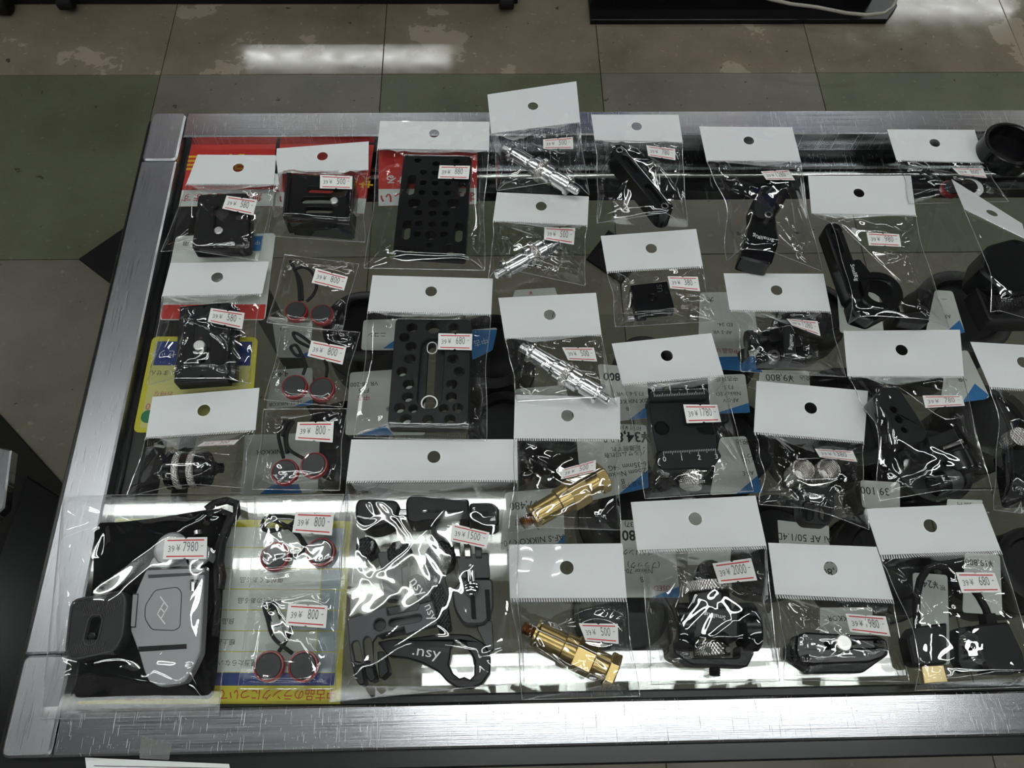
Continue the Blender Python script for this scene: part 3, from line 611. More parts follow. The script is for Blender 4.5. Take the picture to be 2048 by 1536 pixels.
key = [(k0[0] + 2.5*math.cos(kd - math.pi/2 + math.pi*i/10), k0[1] + 2.5*math.sin(kd - math.pi/2 + math.pi*i/10)) for i in range(11)] + [(k1[0] + 4.2*math.cos(kd + ka + (2*math.pi - 2*ka)*i/20), k1[1] + 4.2*math.sin(kd + ka + (2*math.pi - 2*ka)*i/20)) for i in range(21)]
mb.prism(o_, 0, 5, hs + [key], ch=0)
a.part('plate_body', mb, 'black_anodised')
c_ = a.q(Z((763, 1138)), 5); a.part('keyhole_ring', MB().prism(circ(c_, 5, 28), 4.6, 5.5, [circ(c_, 4.2, 28)]), 'bright_steel')
c_ = a.q(Z((787, 655)), 5); a.part('slot_rim', MB().prism(stad((c_[0], c_[1]), (c_[0], c_[1]-2), 3.2), 4.6, 5.5, [stad((c_[0], c_[1]), (c_[0], c_[1]-2), 2.6)]), 'bright_steel')
bag('clear bag with white header around the keyhole plate priced 680', '680', Z((840, 540), (1130, 545), (1125, 685), (835, 678)), Z((278, 47), (1305, 75), (1290, 380), (235, 352)), Z((125, 1440), (1252, 1470)), Z((778, 184)), [a], seed=4, hw=0.05)
# --- chrome studs
CH = ('satin_chrome', 'satin_chrome'); BR = ('brass', 'brass_dark'); G = 'chrome and brass spigot studs'
Z = zoom(960, 150, .2865)
a = stud('chrome stud in the topmost bag at the far frame', Z((160, 505)), Z((685, 815)), 9, CH, False, G)
bag('topmost clear bag with tilted white header over the far frame, priced 500', '500', Z((440, 450), (648, 432), (652, 515), (442, 515)), Z((52, 138), (672, 46), (700, 330), (78, 410)), Z((118, 822), (760, 852)), Z((370, 218)), [a], seed=5, hw=0.35, wr=1.5)
a2 = stud('chrome stud in the bag just below the topmost bag', Z((105, 1400)), Z((600, 1130)), 9, CH, False, G)
bag('clear bag priced 500 with header tucked below the topmost bag', '500', Z((450, 1062), (665, 1068), (655, 1185), (447, 1148)), Z((118, 820), (760, 850), (750, 1050), (90, 1020)), Z((60, 1435), (730, 1485)), Z((427, 917)), [a2], seed=6, hw=0.2, wr=1.3)
# --- 780 arm
a = Item('rosette_arm', 'flat black extension arm lying diagonally in the upper bag priced 780', 'arm', (1288, 355), 16)
p, q_ = Z((975, 525)), Z((1290, 915)); A, B = a.q(p, 16), a.q(q_, 16); u = Vector((B[0]-A[0], B[1]-A[1])).normalized(); n_ = Vector((-u.y, u.x))
W = 5.6
a.part('arm_body', MB().prism(stad(A, B, W), 0, 16, [circ(A, 1.6, 14), circ(B, 1.6, 14)] + [stad(tuple(Vector(A)+u*7), tuple(Vector(A)+u*19), 2.3), stad(tuple(Vector(B)-u*19), tuple(Vector(B)-u*7), 2.3)], 0.6), 'black_satin')
a.part('rail_groove', MB().prism(stad(tuple(Vector(A)+u*5), tuple(Vector(B)-u*5), 3.6), 9, 11), 'black_anodised')
for e in (A, B): a.part('screw_socket', MB().prism(circ(e, 2.6, 18), 16, 16.6, [circ(e, 1.5, 18)], 0.2), 'steel')
s_ = Item('thumb_screw', 'loose silver screw beside the diagonal black arm', 'screw', Z((1200, 650)), 5)
s_.part('threaded_shank', thread(MB(), (*s_.q(Z((1165, 620)), 5), 5), (*s_.q(Z((1205, 705)), 4), 4), 2.3), 'steel')
s_.disc('screw_head', 'steel', Z((1240, 615)), 8, 3, 9, 20, .6); s_.rod('collar', 'steel', Z((1170, 635)), Z((1215, 615)), 2.6, 6)
bag('clear bag priced 780 over the far rail holding the diagonal arm', '780', Z((1160, 490), (1362, 515), (1365, 595), (1175, 565)), Z((775, 278), (1385, 280), (1415, 470), (800, 455)), Z((815, 1048), (1445, 1075)), Z((1093, 360)), [a, s_], seed=7, hw=0.05)
Z = zoom(980, 560, .1953)
a = stud('chrome stud in the third chrome stud bag, right of the keyhole plate', Z((310, 680)), Z((1225, 1240)), 9, CH, False, G)
bag('third chrome stud bag priced 500, right of the keyhole plate', '500', Z((738, 690), (1063, 692), (1098, 835), (800, 820)), Z((85, 185), (1085, 133), (1142, 560), (150, 600)), Z((270, 1260), (1298, 1310)), Z((612, 358)), [a], seed=8, hw=0.05)
Z = zoom(980, 780, .1953)
a = stud('brass stud pointing down left in the upper brass bag', Z((320, 1375)), Z((1175, 880)), 9.4, BR, True, G)
bag('clear bag priced 500 around the upper brass stud', '500', Z((740, 810), (1085, 715), (1082, 835), (725, 915)), Z((255, 50), (1330, 75), (1335, 505), (243, 495)), Z((190, 1475), (1335, 1445)), Z((792, 264)), [a], seed=9, hw=0.1)
Z = zoom(980, 1060, .2344)
a = stud('brass stud pointing up left in the lower brass bag by the front frame', Z((275, 825)), Z((1080, 1215)), 9.4, BR, True, G)
bag('clear bag priced 500 around the lower brass stud by the front frame', '500', Z((757, 795), (1090, 800), (1098, 972), (815, 945)), Z((158, 125), (1130, 115), (1165, 580), (170, 582)), Z((275, 1450), (1275, 1420)), Z((655, 322)), [a], seed=10, hw=0.35, wr=1.4)
# --- knurled cold shoe mount
Z = zoom(240, 760, .2441)
a = Item('shoe_mount_adapter', 'black and silver knurled shoe mount adapter in the lower left header bag', 'adapter', Z((590, 750)), 11)
ax0, ax1 = a.q(Z((400, 745)), 11), a.q(Z((850, 720)), 11); A, B = (*ax0, 11), (*ax1, 11); L = math.dist(A, B); D = lambda x: along(A, B, (x-400)/450)
for n__, x0, x1, r, m in (('foot_plate', 400, 465, 10.5, 'black_satin'), ('knurled_wheel', 470, 530, 10.6, 'steel_knurl'), ('spacer', 528, 590, 9.8, 'black_satin'), ('knurled_wheel', 588, 650, 10.6, 'steel_knurl'), ('top_cap', 650, 735, 9.6, 'black_satin'), ('neck', 730, 790, 4.0, 'black_satin')):
    a.part(n__, MB().cyl(D(x0), D(x1), r, 36, 0.6), m)
a.part('threaded_tip', thread(MB(), D(850), D(780), 3.0), 'black_satin')
bag('clear bag with tilted white header around the knurled shoe mount', '300', Z((690, 505), (975, 488), (935, 530), (630, 545)), Z((268, 140), (1143, 65), (1110, 410), (212, 470)), Z((65, 970), (1020, 895)), Z((688, 250)), [a], seed=11, hw=0.1, wr=1.4)
# --- second 580 plate
Z = zoom(240, 500, .2441); h = 10
a = Item('dovetail_plate', 'black dovetail plate with rubber pads and silver knob, middle left bag', 'camera plate', Z((670, 750)), h)
a.prism('plate_body', 'black_anodised', Z((490, 462), (893, 428), (876, 1055), (440, 1085)), 0, h, [circ(a.q(Z((672, 585)), h), 2.2, 16), circ(a.q(Z((672, 895)), h), 2.2, 16), circ(a.q(Z((663, 1040)), h), 1.2, 12), circ(a.q(Z((690, 462)), h), 0.7, 10), circ(a.q(Z((805, 450)), h), 0.7, 10)], rr=0.6, ch=0.5)
a.prism('side_rail', 'black_anodised', Z((895, 430), (962, 470), (948, 1052), (880, 1052)), 0, 6, ch=0.5)
for pad in (((490, 550), (612, 550), (600, 965), (470, 975)), ((722, 590), (868, 600), (866, 935), (745, 940))):
    a.prism('rubber_pad', 'black_rubber', Z(*pad), h-0.5, h+0.5, rr=3)
c_ = a.q(Z((645, 778)), 16); a.part('screw_knob', MB().lathe((*c_, h-1), (*c_, 16), [(0, 2.2), (3, 2.2), (3.1, 3.4), (6.6, 3.4), (7, 3.0)], 24), 'bright_steel')
bag('middle left clear bag priced 580 lying over the yellow card', '580', Z((745, 475), (1022, 515), (1000, 650), (718, 588)), Z((415, 108), (1222, 97), (1165, 360), (345, 380)), Z((230, 1120), (1085, 1110)), Z((797, 226)), [a], seed=12, hw=0.1, wr=1.3)
# --- red button anchors, five small bags
GA = 'round strap anchors with red rims'
def pair(tag_, c1, c2, r, cord1, cord2, corners, stk, seed, l1, l2):
    i1 = anchor('left strap anchor in the ' + tag_, c1, r, cord1, GA, logo=l1); i2 = anchor('right strap anchor in the ' + tag_, c2, r, cord2, GA, logo=l2, cz=4.6)
    bag(tag_ + ' priced 800, holding two strap anchors', '800', stk, None, corners, None, [i1, i2], seed=seed, wr=1.6, group='small clear bags of strap anchors')
Z = zoom(240, 500, .2441)
pair('farthest small clear bag in the column of five', Z((1440, 490)), Z((1650, 518)), 23, Z((1470, 420), (1465, 300), (1440, 180), (1395, 90), (1420, 150), (1480, 250), (1495, 410)), Z((1530, 420), (1580, 370), (1610, 290), (1570, 180), (1500, 140), (1430, 160)), Z((1352, 45), (1962, 122), (1825, 680), (1212, 610)), Z((1605, 150), (1868, 220), (1835, 332), (1570, 268)), 21, 2.6, 2.9)
pair('second small clear bag in the column of five', Z((1425, 1110)), Z((1650, 1130)), 26, Z((1500, 1020), (1520, 940), (1480, 840), (1440, 780), (1400, 800), (1440, 860), (1480, 860)), Z((1690, 1040), (1690, 930), (1600, 800), (1480, 700), (1420, 680), (1450, 740), (1560, 800)), Z((1335, 635), (1970, 680), (1830, 1300), (1190, 1240)), Z((1568, 740), (1855, 795), (1823, 940), (1535, 868)), 22, 2.8, 2.5)
Z = zoom(240, 760, .2441)
pair('middle small clear bag in the column of five', Z((1345, 745)), Z((1585, 690)), 27.5, Z((1340, 640), (1310, 520), (1300, 440), (1340, 340), (1390, 360), (1350, 440), (1370, 600)), Z((1500, 640), (1380, 560), (1370, 430), (1420, 340), (1370, 350), (1330, 460)), Z((1180, 245), (1865, 240), (1805, 915), (1095, 905)), Z((1455, 345), (1752, 340), (1742, 512), (1435, 490)), 23, 3.3, 0.3)
Z = zoom(60, 960, .3125)
pair('fourth small clear bag, above the rank table rows', Z((1562, 485)), Z((1858, 455)), 29, Z((1640, 480), (1720, 480), (1750, 430), (1690, 330), (1520, 240), (1500, 320), (1680, 300)), Z((1780, 440), (1700, 330), (1560, 260), (1500, 300), (1540, 330), (1660, 290), (1690, 240), (1530, 230)), Z((1440, 110), (2010, 95), (1985, 640), (1410, 690)), Z((1700, 205), (1945, 212), (1932, 355), (1678, 335)), 24, 1.0, 0.4)
pair('nearest small clear bag by the front frame', Z((1525, 1190)), Z((1745, 1190)), 30.5, Z((1590, 1100), (1660, 990), (1660, 900), (1560, 930), (1530, 860), (1580, 800), (1510, 820)), Z((1680, 1110), (1560, 1010), (1520, 890), (1500, 800), (1560, 790), (1600, 870), (1640, 1000)), Z((1400, 705), (1960, 700), (1960, 1340), (1340, 1340)), Z((1655, 790), (1905, 805), (1893, 948), (1633, 928)), 25, 2.9, 0.5)
# --- large bag with pouch, clip and square plate
Z = zoom(60, 960, .3125); Z7 = zoom(120, 1000, .1758); Z8 = zoom(120, 1200, .1758)
po = Item('drawstring_pouch', 'soft black drawstring pouch inside the large bag priced 7980', 'pouch', Z((760, 850)), 5)
po.part('pouch_body', MB().pillow(rnd(po.qs(Z((385, 300), (420, 262), (560, 258), (800, 230), (1130, 175), (1260, 190), (1230, 420), (1215, 800), (1180, 1250), (1150, 1400), (800, 1395), (560, 1400), (250, 1415), (300, 1150), (350, 900), (385, 600)), 4), 3, 4), 0.3, 7, 8, 0.5), 'black_cloth', sharp=60)
po.part('drawstring', MB().tube([(*po.q(p, 7), 7) for p in Z((1130, 190), (1180, 150), (1260, 130), (1320, 150), (1325, 210), (1270, 300), (1230, 400), (1215, 520), (1230, 620), (1215, 700))], 2.2, 8), 'cord_black')
po.part('drawstring', MB().tube([(*po.q(p, 7), 7) for p in Z((1140, 215), (1220, 200), (1280, 220), (1260, 290), (1200, 420), (1190, 600), (1200, 800), (1180, 1000))], 1.8, 8), 'cord_black')
h = 15
cl_ = Item('strap_clip', 'grey metal camera clip with emblem in the large bag priced 7980', 'camera clip', Z((880, 830)), h)
body = Z7((985, 790), (1060, 650), (1650, 640), (1635, 1000), (1610, 1500)) + Z8((1595, 600), (1500, 800), (1420, 930), (1300, 960), (1130, 985), (1010, 920), (955, 800), (905, 620), (800, 340)) + Z7((860, 1060), (960, 830))
em = cl_.prism('clip_body', 'grey_anodised', body, 8, h, rr=1.2, ch=0.5)
cl_.part('emblem', MB().strokes(PD, cl_.q(Z7((1168, 1255)), h), 3.2, 0.75, h+0.08, 0.55), 'ink_white', em, hull=False, sharp=0)
pl = rnd(cl_.qs(Z7((1080, 1020), (1340, 985), (1390, 1050), (1370, 1450), (1300, 1490), (1040, 1480), (960, 1350), (965, 1200)), h), 2); cl_.part('panel_line', MB().prism(pl, h-0.05, h+0.06, [inset(pl, 0.45)]), 'ink_black', em, hull=False, sharp=0)
for b_ in (Z7((985, 770), (1645, 745), (1645, 775), (985, 800)), Z7((1000, 850), (1640, 820), (1640, 850), (1005, 890)), Z8((890, 530), (1440, 500), (1440, 555), (890, 590))):
    cl_.prism('slot', 'black_satin', b_, h-1, h+0.15, ch=0, hull=False)
cl_.prism('side_latch', 'grey_anodised', Z7((825, 1075), (880, 1075), (850, 1440), (800, 1440)), 8, h+1, rr=0.6); cl_.prism('latch_frame', 'black_satin', Z7((830, 1065), (890, 1065), (860, 1450), (795, 1450)), 8, h+0.4, ch=0)
cl_.disc('clamp_knob', 'grey_anodised', Z7((1255, 540)), 32, 8, 21, 36, 1.0); cl_.disc('clamp_knob', 'grey_anodised', Z7((1570, 610)), 22, 8, 19, 36, 1.0)
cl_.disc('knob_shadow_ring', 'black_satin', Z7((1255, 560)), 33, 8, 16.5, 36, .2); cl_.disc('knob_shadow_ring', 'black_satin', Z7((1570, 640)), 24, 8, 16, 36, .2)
cl_.rod('release_pin', 'chrome', Z7((1525, 1020)), Z7((1530, 915)), 2.2, h+0.5, zb=h+3)
cl_.rod('release_pin', 'steel', Z7((1570, 400)), Z7((1565, 350)), 2.2, h, zb=h)
h = 20
sq = Item('square_arca_plate', 'black square camera plate with ribbed rubber face in the large bag', 'camera plate', Z((410, 930)), h)
o_ = rnd(sq.qs(Z((262, 765), (590, 705), (618, 760), (600, 1000), (545, 1100), (262, 1160), (225, 1100)), h), 5, 6)
pb = sq.part('plate_body', MB().prism(o_, 11, h, [stad(sq.q(Z((415, 905)), h), sq.q(Z((395, 1000)), h), 2.6)], 0.8), 'charcoal'); sq.part('raised_rim', MB().prism(o_, h-0.3, h+0.5, [inset(o_, 1.2)], 0.25), 'charcoal_rib'); sq.part('lower_plate', MB().prism(inset(o_, 2), 8, 12), 'black_satin')
cc = sq.q(Z((408, 945)), h); st_ = stad(sq.q(Z((418, 905)), h), sq.q(Z((392, 1010)), h), 4.0); sq.part('slot_rim', MB().prism(st_, h-0.2, h+0.5, [inset(st_, 0.9)], 0.2), 'charcoal_rib')
mb = MB()
for i in range(34):
    for sgn in (1, -1):
        t = -13 + i*0.79; lim = 13.0
        y0 = max(abs(t)*0.95, 5.5) + 0.4
        if y0 < lim: mb.box(cc[0]+t-0.22, cc[0]+t+0.22, *sorted((cc[1]+sgn*y0*0.98, cc[1]+sgn*lim)), h-0.1, h+0.3)
sq.part('ribs', mb, 'charcoal_rib', pb, sharp=0, kind='stuff')
c_ = sq.q(Z((395, 1000)), h); sq.part('screw', MB().lathe((*c_, 12), (*c_, h+0.6), [(0, 2.2), (7.6, 2.2), (8.2, 1.8), (8.3, 1.1), (8.6, 1.0)], 20), 'black_satin')
bag('large headerless clear bag priced 7980 with pouch, clip and plate overlapping the frame', '7980', Z((862, 370), (1135, 365), (1130, 505), (850, 508)), None, Z((220, 105), (1375, 85), (1215, 1510), (85, 1530)), None, [po, cl_, sq], seed=26, wr=1.5, pinch=0.0, group='large clear bag')
# --- action camera mount set priced 1500
Z = zoom(660, 860, .3646); B1 = zoom(680, 960, .1855); B2 = zoom(680, 1180, .1855)
ar = Item('swivel_arm_mount', 'black jointed swivel arm mount with knurled thumb knobs in the bag priced 1500', 'arm mount', B1((1000, 650)), 14)
ar.prism('clamp_jaw', 'black_plastic', B1((705, 230), (760, 160), (870, 150), (980, 190), (1120, 185), (1220, 210), (1390, 200), (1390, 440), (930, 440), (800, 470), (720, 440)), 4, 22, rr=2, ch=1)
ar.prism('jaw_band', 'black_rubber', B1((930, 320), (1350, 325), (1350, 350), (930, 345)), 4, 22.6, ch=0)
ar.prism('rail_end', 'black_plastic', B1((1395, 245), (1640, 240), (1715, 300), (1715, 480), (1640, 510), (1400, 460)), 3, 19, rr=2, ch=1, holes=[])
ar.prism('rail_slot', 'black_rubber', B1((1400, 340), (1600, 340), (1600, 400), (1400, 400)), 18, 19.3, ch=0)
ar.prism('locking_knob', 'black_plastic', B1((165, 250), (210, 200), (420, 205), (600, 215), (650, 280), (620, 400), (560, 460), (480, 500), (330, 540), (210, 480), (160, 380)), 3, 21, rr=3, ch=1.5)
ar.rod('cross_pin', 'chrome', B1((600, 360)), B1((760, 355)), 2.2, 17); ar.rod('pin_boss', 'dark_grey', B1((740, 390)), B1((910, 380)), 4.2, 14)
ar.prism('upper_arm', 'black_anodised', B1((1000, 450), (1180, 450), (1200, 640), (1120, 1000), (1180, 1250), (1010, 1290), (900, 1000), (960, 750)), 3, 15, rr=1.5)
ar.disc('thumb_knob', 'black_knurl', B1((1080, 810)), 31, 4, 20, 9, 1.2); ar.disc('thumb_knob', 'black_knurl', B1((640, 780)), 26, 4, 19, 9, 1.2); ar.disc('thumb_knob', 'black_knurl', B1((280, 720)), 22, 2, 15, 9, 1.2)
ar.prism('strap_pad', 'black_knurl', B1((890, 900), (990, 900), (1150, 1250), (1200, 1600), (1060, 1640), (1010, 1350)), 5, 17, rr=1.5)
ar.prism('lower_arm', 'black_satin', B1((400, 780), (560, 760), (740, 880), (740, 1000), (690, 1290), (480, 1290), (450, 1000)), 3, 14, rr=1.5)
ar.prism('arm_face', 'black_satin', B1((590, 900), (660, 890), (690, 1290), (600, 1300)), 13, 16, rr=.8)
ar.prism('name_block', 'black_anodised', B1((740, 1050), (830, 1010), (900, 1040), (990, 1300), (860, 1340)), 6, 20, rr=.6)
ar.txt('brand_print', 'ink_white', 'nsy', B1((820, 1170)), 6.5, 20.1, B1((760, 1100)), B1((880, 1260)))
ar.txt('brand_print', 'ink_white', 'nsy', B1((1160, 555)), 6, 22.2, B1((1165, 500)), B1((1145, 640)))
gc = Item('rail_clamp', 'dark grey rail clamp with chrome ball bolt at the right of the bag priced 1500', 'clamp', B1((1450, 1000)), 12)
for k, x in enumerate((1215, 1330, 1445)): gc.prism('finger', 'steel' if k < 2 else 'dark_grey', B1((x, 640), (x+75, 640), (x+85, 830), (x+15, 830)), 6, 16, ch=.5)
gc.prism('clamp_body', 'black_satin', B1((1250, 820), (1600, 780), (1620, 1060), (1300, 1060)), 2, 14, rr=1.5)
gc.prism('cradle', 'dark_grey', B1((1200, 1180), (1330, 1060), (1650, 1060), (1660, 1400), (1560, 1560), (1330, 1560), (1230, 1400)), 2, 13, rr=3, ch=1)
for x in (1400, 1560): gc.prism('cradle_slot', 'black_rubber', B1((x, 1180), (x+50, 1180), (x+70, 1500), (x+20, 1500)), 12, 13.4, ch=0)
gc.rod('bolt', 'chrome', B1((1405, 980)), B1((1415, 1130)), 2.4, 16); c_ = gc.q(B1((1418, 1165)), 17); gc.part('bolt_head', MB().lathe((*c_, 12), (*c_, 20), [(0, 2), (1.5, 3.6), (4, 4.2), (6.5, 3.4), (8, 1)], 20), 'chrome')
gc.prism('hinge_leaf', 'black_satin', B2((1500, 260), (1640, 340), (1660, 640), (1600, 660), (1480, 420)), 2, 9, rr=.8)
br = Item('prong_bracket', 'dark grey bracket plate with two prong slots and white logo, bag priced 1500', 'bracket', B2((520, 420)), 24)
br.prism('bracket_plate', mat('grey_edge', (0.045, 0.047, 0.05), 0.4, 0.3, var=0.1), B2((75, 315), (460, 185), (500, 180), (515, 272), (830, 210), (860, 150), (1000, 110), (1052, 370), (710, 480), (690, 400), (400, 490), (350, 560), (340, 820), (120, 780)), 20, 24, [circ(br.q(B2((425, 372)), 24), br.r(B2((425, 372)), 12, 24), 20), stad(br.q(B2((565, 350)), 24), br.q(B2((840, 300)), 24), 1.8), stad(br.q(B2((168, 590)), 24), br.q(B2((200, 760)), 24), 1.9), stad(br.q(B2((290, 545)), 24), br.q(B2((310, 760)), 24), 1.9)], ch=.4)
br.txt('brand_print', 'ink_white', 'nsy', B2((958, 250)), 6.5, 24.1, B2((920, 170)), B2((990, 330)))
for p in (B2((120, 760), (225, 770), (270, 1010), (215, 1035), (165, 960)), B2((250, 760), (345, 770), (390, 960), (330, 1000), (280, 940)), B2((400, 660), (475, 660), (535, 880), (450, 960), (415, 940))):
    br.prism('prong', 'black_plastic', p, 8, 20, rr=1.2, ch=.6)
br.prism('rear_block', 'black_satin', B2((100, 310), (480, 190), (840, 130), (1000, 120), (1040, 360), (420, 500)), 6, 19, ch=.5)
wr_ = Item('thumb_wrench', 'black wrench plate with big scalloped ring and white logo near the front frame', 'wrench', B2((1100, 780)), 8)
wr_.prism('wrench_body', 'black_anodised', B2((400, 560), (560, 530), (760, 520), (1000, 480), (1200, 470), (1390, 480), (1540, 560), (1625, 700), (1620, 880), (1530, 1010), (1400, 1065), (1260, 1050), (1140, 970), (1060, 880), (900, 790), (720, 735), (520, 715)), 0, 7, [wr_.qs(B2((1195, 640), (1230, 570), (1290, 545), (1350, 570), (1385, 650), (1420, 690), (1450, 760), (1445, 920), (1400, 965), (1340, 935), (1290, 955), (1220, 900), (1170, 800), (1190, 710)), 7)], rr=1.0, ch=.7)
wr_.txt('brand_print', 'ink_white', '.nsy', B2((930, 700)), 10, 7.1, B2((780, 690)), B2((1080, 735)), 1.3)
wr_.prism('ring_insert', 'dark_grey', B2((1420, 650), (1470, 640), (1500, 790), (1440, 800)), 0, 6, ch=.3)
bag('wide clear bag with broad white header around the mount set priced 1500', '1500', Z((670, 512), (875, 562), (858, 650), (660, 608)), Z((118, 53), (1027, 52), (1030, 275), (90, 280)), Z((0, 1495), (1065, 1388)), Z((570, 148)), [ar, gc, br, wr_], seed=27, wr=1.6, hw=0.04)
# --- 1280 lever clamp, upper
Z = zoom(1380, 220, .2213); h = 16
a = Item('folding_clamp', 'black folding clamp standing on end in the upper bag priced 1280', 'clamp', Z((670, 980)), h)
a.prism('upper_jaw', 'black_satin', Z((690, 560), (780, 525), (930, 650), (880, 780), (780, 930), (700, 900), (640, 760)), 3, h, rr=2, ch=.8)
a.prism('jaw_knuckle', 'black_plastic', Z((570, 800), (650, 760), (760, 900), (760, 970), (620, 970), (575, 920)), 3, h+3, rr=2, ch=.8)
a.prism('lower_body', 'black_satin', Z((560, 950), (780, 950), (805, 1190), (740, 1390), (610, 1370), (455, 1330), (505, 1170)), 2, h, rr=2, ch=1.2)
a.disc('pivot_screw', 'steel', Z((712, 940)), 8, h-2, h+4, 20, .4); a.disc('pivot_socket', 'black_satin', Z((712, 940)), 4.5, h, h+4.2, 12, .1)
a.txt('brand_print', 'ink_white', 'SmallRig', Z((662, 1152)), 7.2, h+.1, Z((760, 1175)), Z((570, 1130)))
bag('upper right clear bag priced 1280 with flat white header over the far rail', '1280', Z((640, 555), (890, 540), (950, 635), (690, 630)), Z((82, 150), (922, 158), (1000, 465), (148, 458)), Z((325, 1382), (1185, 1475)), Z((531, 278)), [a], seed=28, wr=1.5, hw=0.03, pinch=.05)
# --- 380 square nut plate
Z = zoom(1180, 440, .2083); h = 7
a = Item('square_shoe_plate', 'small black square plate with centre hole in the bag priced 380', 'plate', Z((600, 740)), h)
a.prism('plate_body', 'black_satin', Z((390, 625), (742, 585), (818, 862), (440, 895)), 0, h, [circ(a.q(Z((605, 740)), h), 2.3, 18)], rr=.8, ch=.5)
a.txt('stamped_mark', 'dark_grey', 'US', Z((668, 655)), 2.6, h+.05, Z((690, 690)), Z((680, 620)))
s_ = Item('set_screw', 'tiny silver screw left of the black square plate', 'screw', Z((375, 830)), 3); s_.part('threaded_shank', thread(MB(), (*s_.q(Z((395, 700)), 3), 3), (*s_.q(Z((375, 850)), 3), 3), 1.6), 'steel')
s2_ = Item('hex_bolt', 'tiny black bolt with silver hex head below the square plate', 'bolt', Z((430, 950)), 3)
s2_.rod('bolt_head', 'steel', Z((360, 955)), Z((420, 950)), 2.4, 3, n=18); s2_.part('threaded_shank', thread(MB(), (*s2_.q(Z((540, 945)), 3), 3), (*s2_.q(Z((420, 950)), 3), 3), 1.6), 'black_satin')
bag('clear bag priced 380 with tilted white header around the small square plate', '380', Z((745, 540), (1035, 545), (1058, 685), (770, 655)), Z((103, 155), (1018, 88), (1083, 445), (160, 495)), Z((240, 1045), (1200, 990)), Z((588, 275)), [a, s_, s2_], seed=29, wr=1.3, hw=0.06)
# --- 1280 clamp, lower
Z = zoom(1430, 530, .1627); h = 16
a = Item('cold_shoe_clamp', 'black thumb knob clamp with silver hex screw in the lower bag priced 1280', 'clamp', Z((760, 980)), h)
a.part('thumb_knob', MB().lathe((*a.q(Z((385, 930)), 9), 9), (*a.q(Z((560, 920)), 9), 9), [(0, 6), (.6, 6.6), (5, 6.2), (7.6, 3.2), (9, 3.2)], 8), 'black_plastic')
a.rod('knob_shaft', 'black_satin', Z((540, 920)), Z((900, 900)), 2.6, 9)
a.prism('middle_jaw', 'black_satin', Z((665, 860), (690, 760), (770, 750), (800, 830), (800, 930), (680, 940)), 2, 14, rr=1); a.prism('jaw_link', 'black_satin', Z((575, 830), (610, 800), (680, 820), (680, 930), (590, 930)), 2, 11, rr=1)
a.prism('name_plate', 'black_anodised', Z((830, 790), (860, 740), (930, 735), (985, 830), (1000, 1110), (860, 1120)), 0, h, rr=1, ch=.7)
a.txt('brand_print', 'ink_white', 'SmallRig', Z((935, 945)), 5.6, h+.1, Z((925, 850)), Z((920, 1045)))
a.prism('base_block', 'black_satin', Z((560, 1010), (860, 990), (860, 1140), (780, 1190), (570, 1200)), 0, 10, rr=1.5, ch=.6); a.prism('side_arm', 'black_satin', Z((1000, 990), (1170, 985), (1195, 1020), (1190, 1130), (1000, 1120)), 0, 11, rr=1.2, ch=.6)
a.disc('hex_screw', 'steel', Z((733, 1103)), 13, 8, 14, 28, .6); a.disc('hex_socket', 'black_satin', Z((735, 1100)), 5.5, 12, 14.1, 6, .1)
a.prism('rear_foot', 'black_plastic', Z((300, 1040), (400, 1010), (430, 1120), (340, 1170)), 0, 5, rr=1)
bag('lower clear bag priced 1280 with white header around the thumb knob clamp', '1280', Z((880, 660), (1260, 690), (1298, 875), (945, 740)), Z((105, 105), (1330, 110), (1422, 575), (180, 555)), Z((310, 1330), (1590, 1395)), Z((756, 312)), [a], seed=30, wr=1.5, hw=0.06)
# --- 980 lever clamp
Z = zoom(1600, 330, .2278); h = 15
a = Item('ring_clamp_arm', 'long black lever arm ending in a ring clamp, bag priced 980', 'clamp', Z((560, 950)), h)
A, B = a.q(Z((300, 560)), h), a.q(Z((500, 1120)), h)
u = (Vector(B)-Vector(A)).normalized()
a.part('lever_arm', MB().prism(stad(A, B, 5.6), 3, h, [stad(tuple(Vector(A)+u*2), tuple(Vector(A)+u*16), 2.2)], .9), 'black_satin'); a.part('lever_web', MB().prism(stad(A, B, 4), 2, 10), 'black_anodised')
C = a.q(Z((705, 1100)), h); R = 14.5
a.part('clamp_ring', MB().prism(circ(C, R, 36), 0, h, [circ(C, 8.2, 30)], 1.0), 'black_satin')
a.prism('ring_gusset', 'black_satin', Z((430, 830), (530, 820), (640, 960), (600, 1150), (470, 1200), (430, 1050)), 1, h-1, rr=1.5, ch=.8); a.prism('clamp_foot', 'black_satin', Z((440, 1180), (640, 1230), (800, 1290), (640, 1370), (480, 1320)), 1, 12, rr=2, ch=.8)
a.prism('clamp_ear', 'black_satin', Z((800, 1010), (870, 1030), (920, 1180), (890, 1230), (800, 1200)), 1, h-2, rr=1.2, ch=.8)
a.rod('screw_shaft', 'steel', Z((840, 1180)), Z((890, 1300)), 2.0, 8); a.prism('screw_handle', 'black_plastic', Z((860, 1310), (1090, 1280), (1145, 1370), (1090, 1395), (880, 1370)), 2, 10, rr=1.2, ch=.8)
a.txt('brand_print', 'ink_white', 'SmallRig', Z((475, 945)), 7.0, h+.1, Z((450, 870)), Z((495, 1015)))
bag('tall clear bag priced 980 with white header around the ring clamp arm', '980', Z((583, 590), (872, 608), (890, 718), (605, 705)), Z((70, 95), (972, 95), (1015, 440), (100, 428)), Z((410, 1415), (1290, 1440)), Z((516, 247)), [a], seed=31, wr=1.5, hw=0.05, pinch=.04)
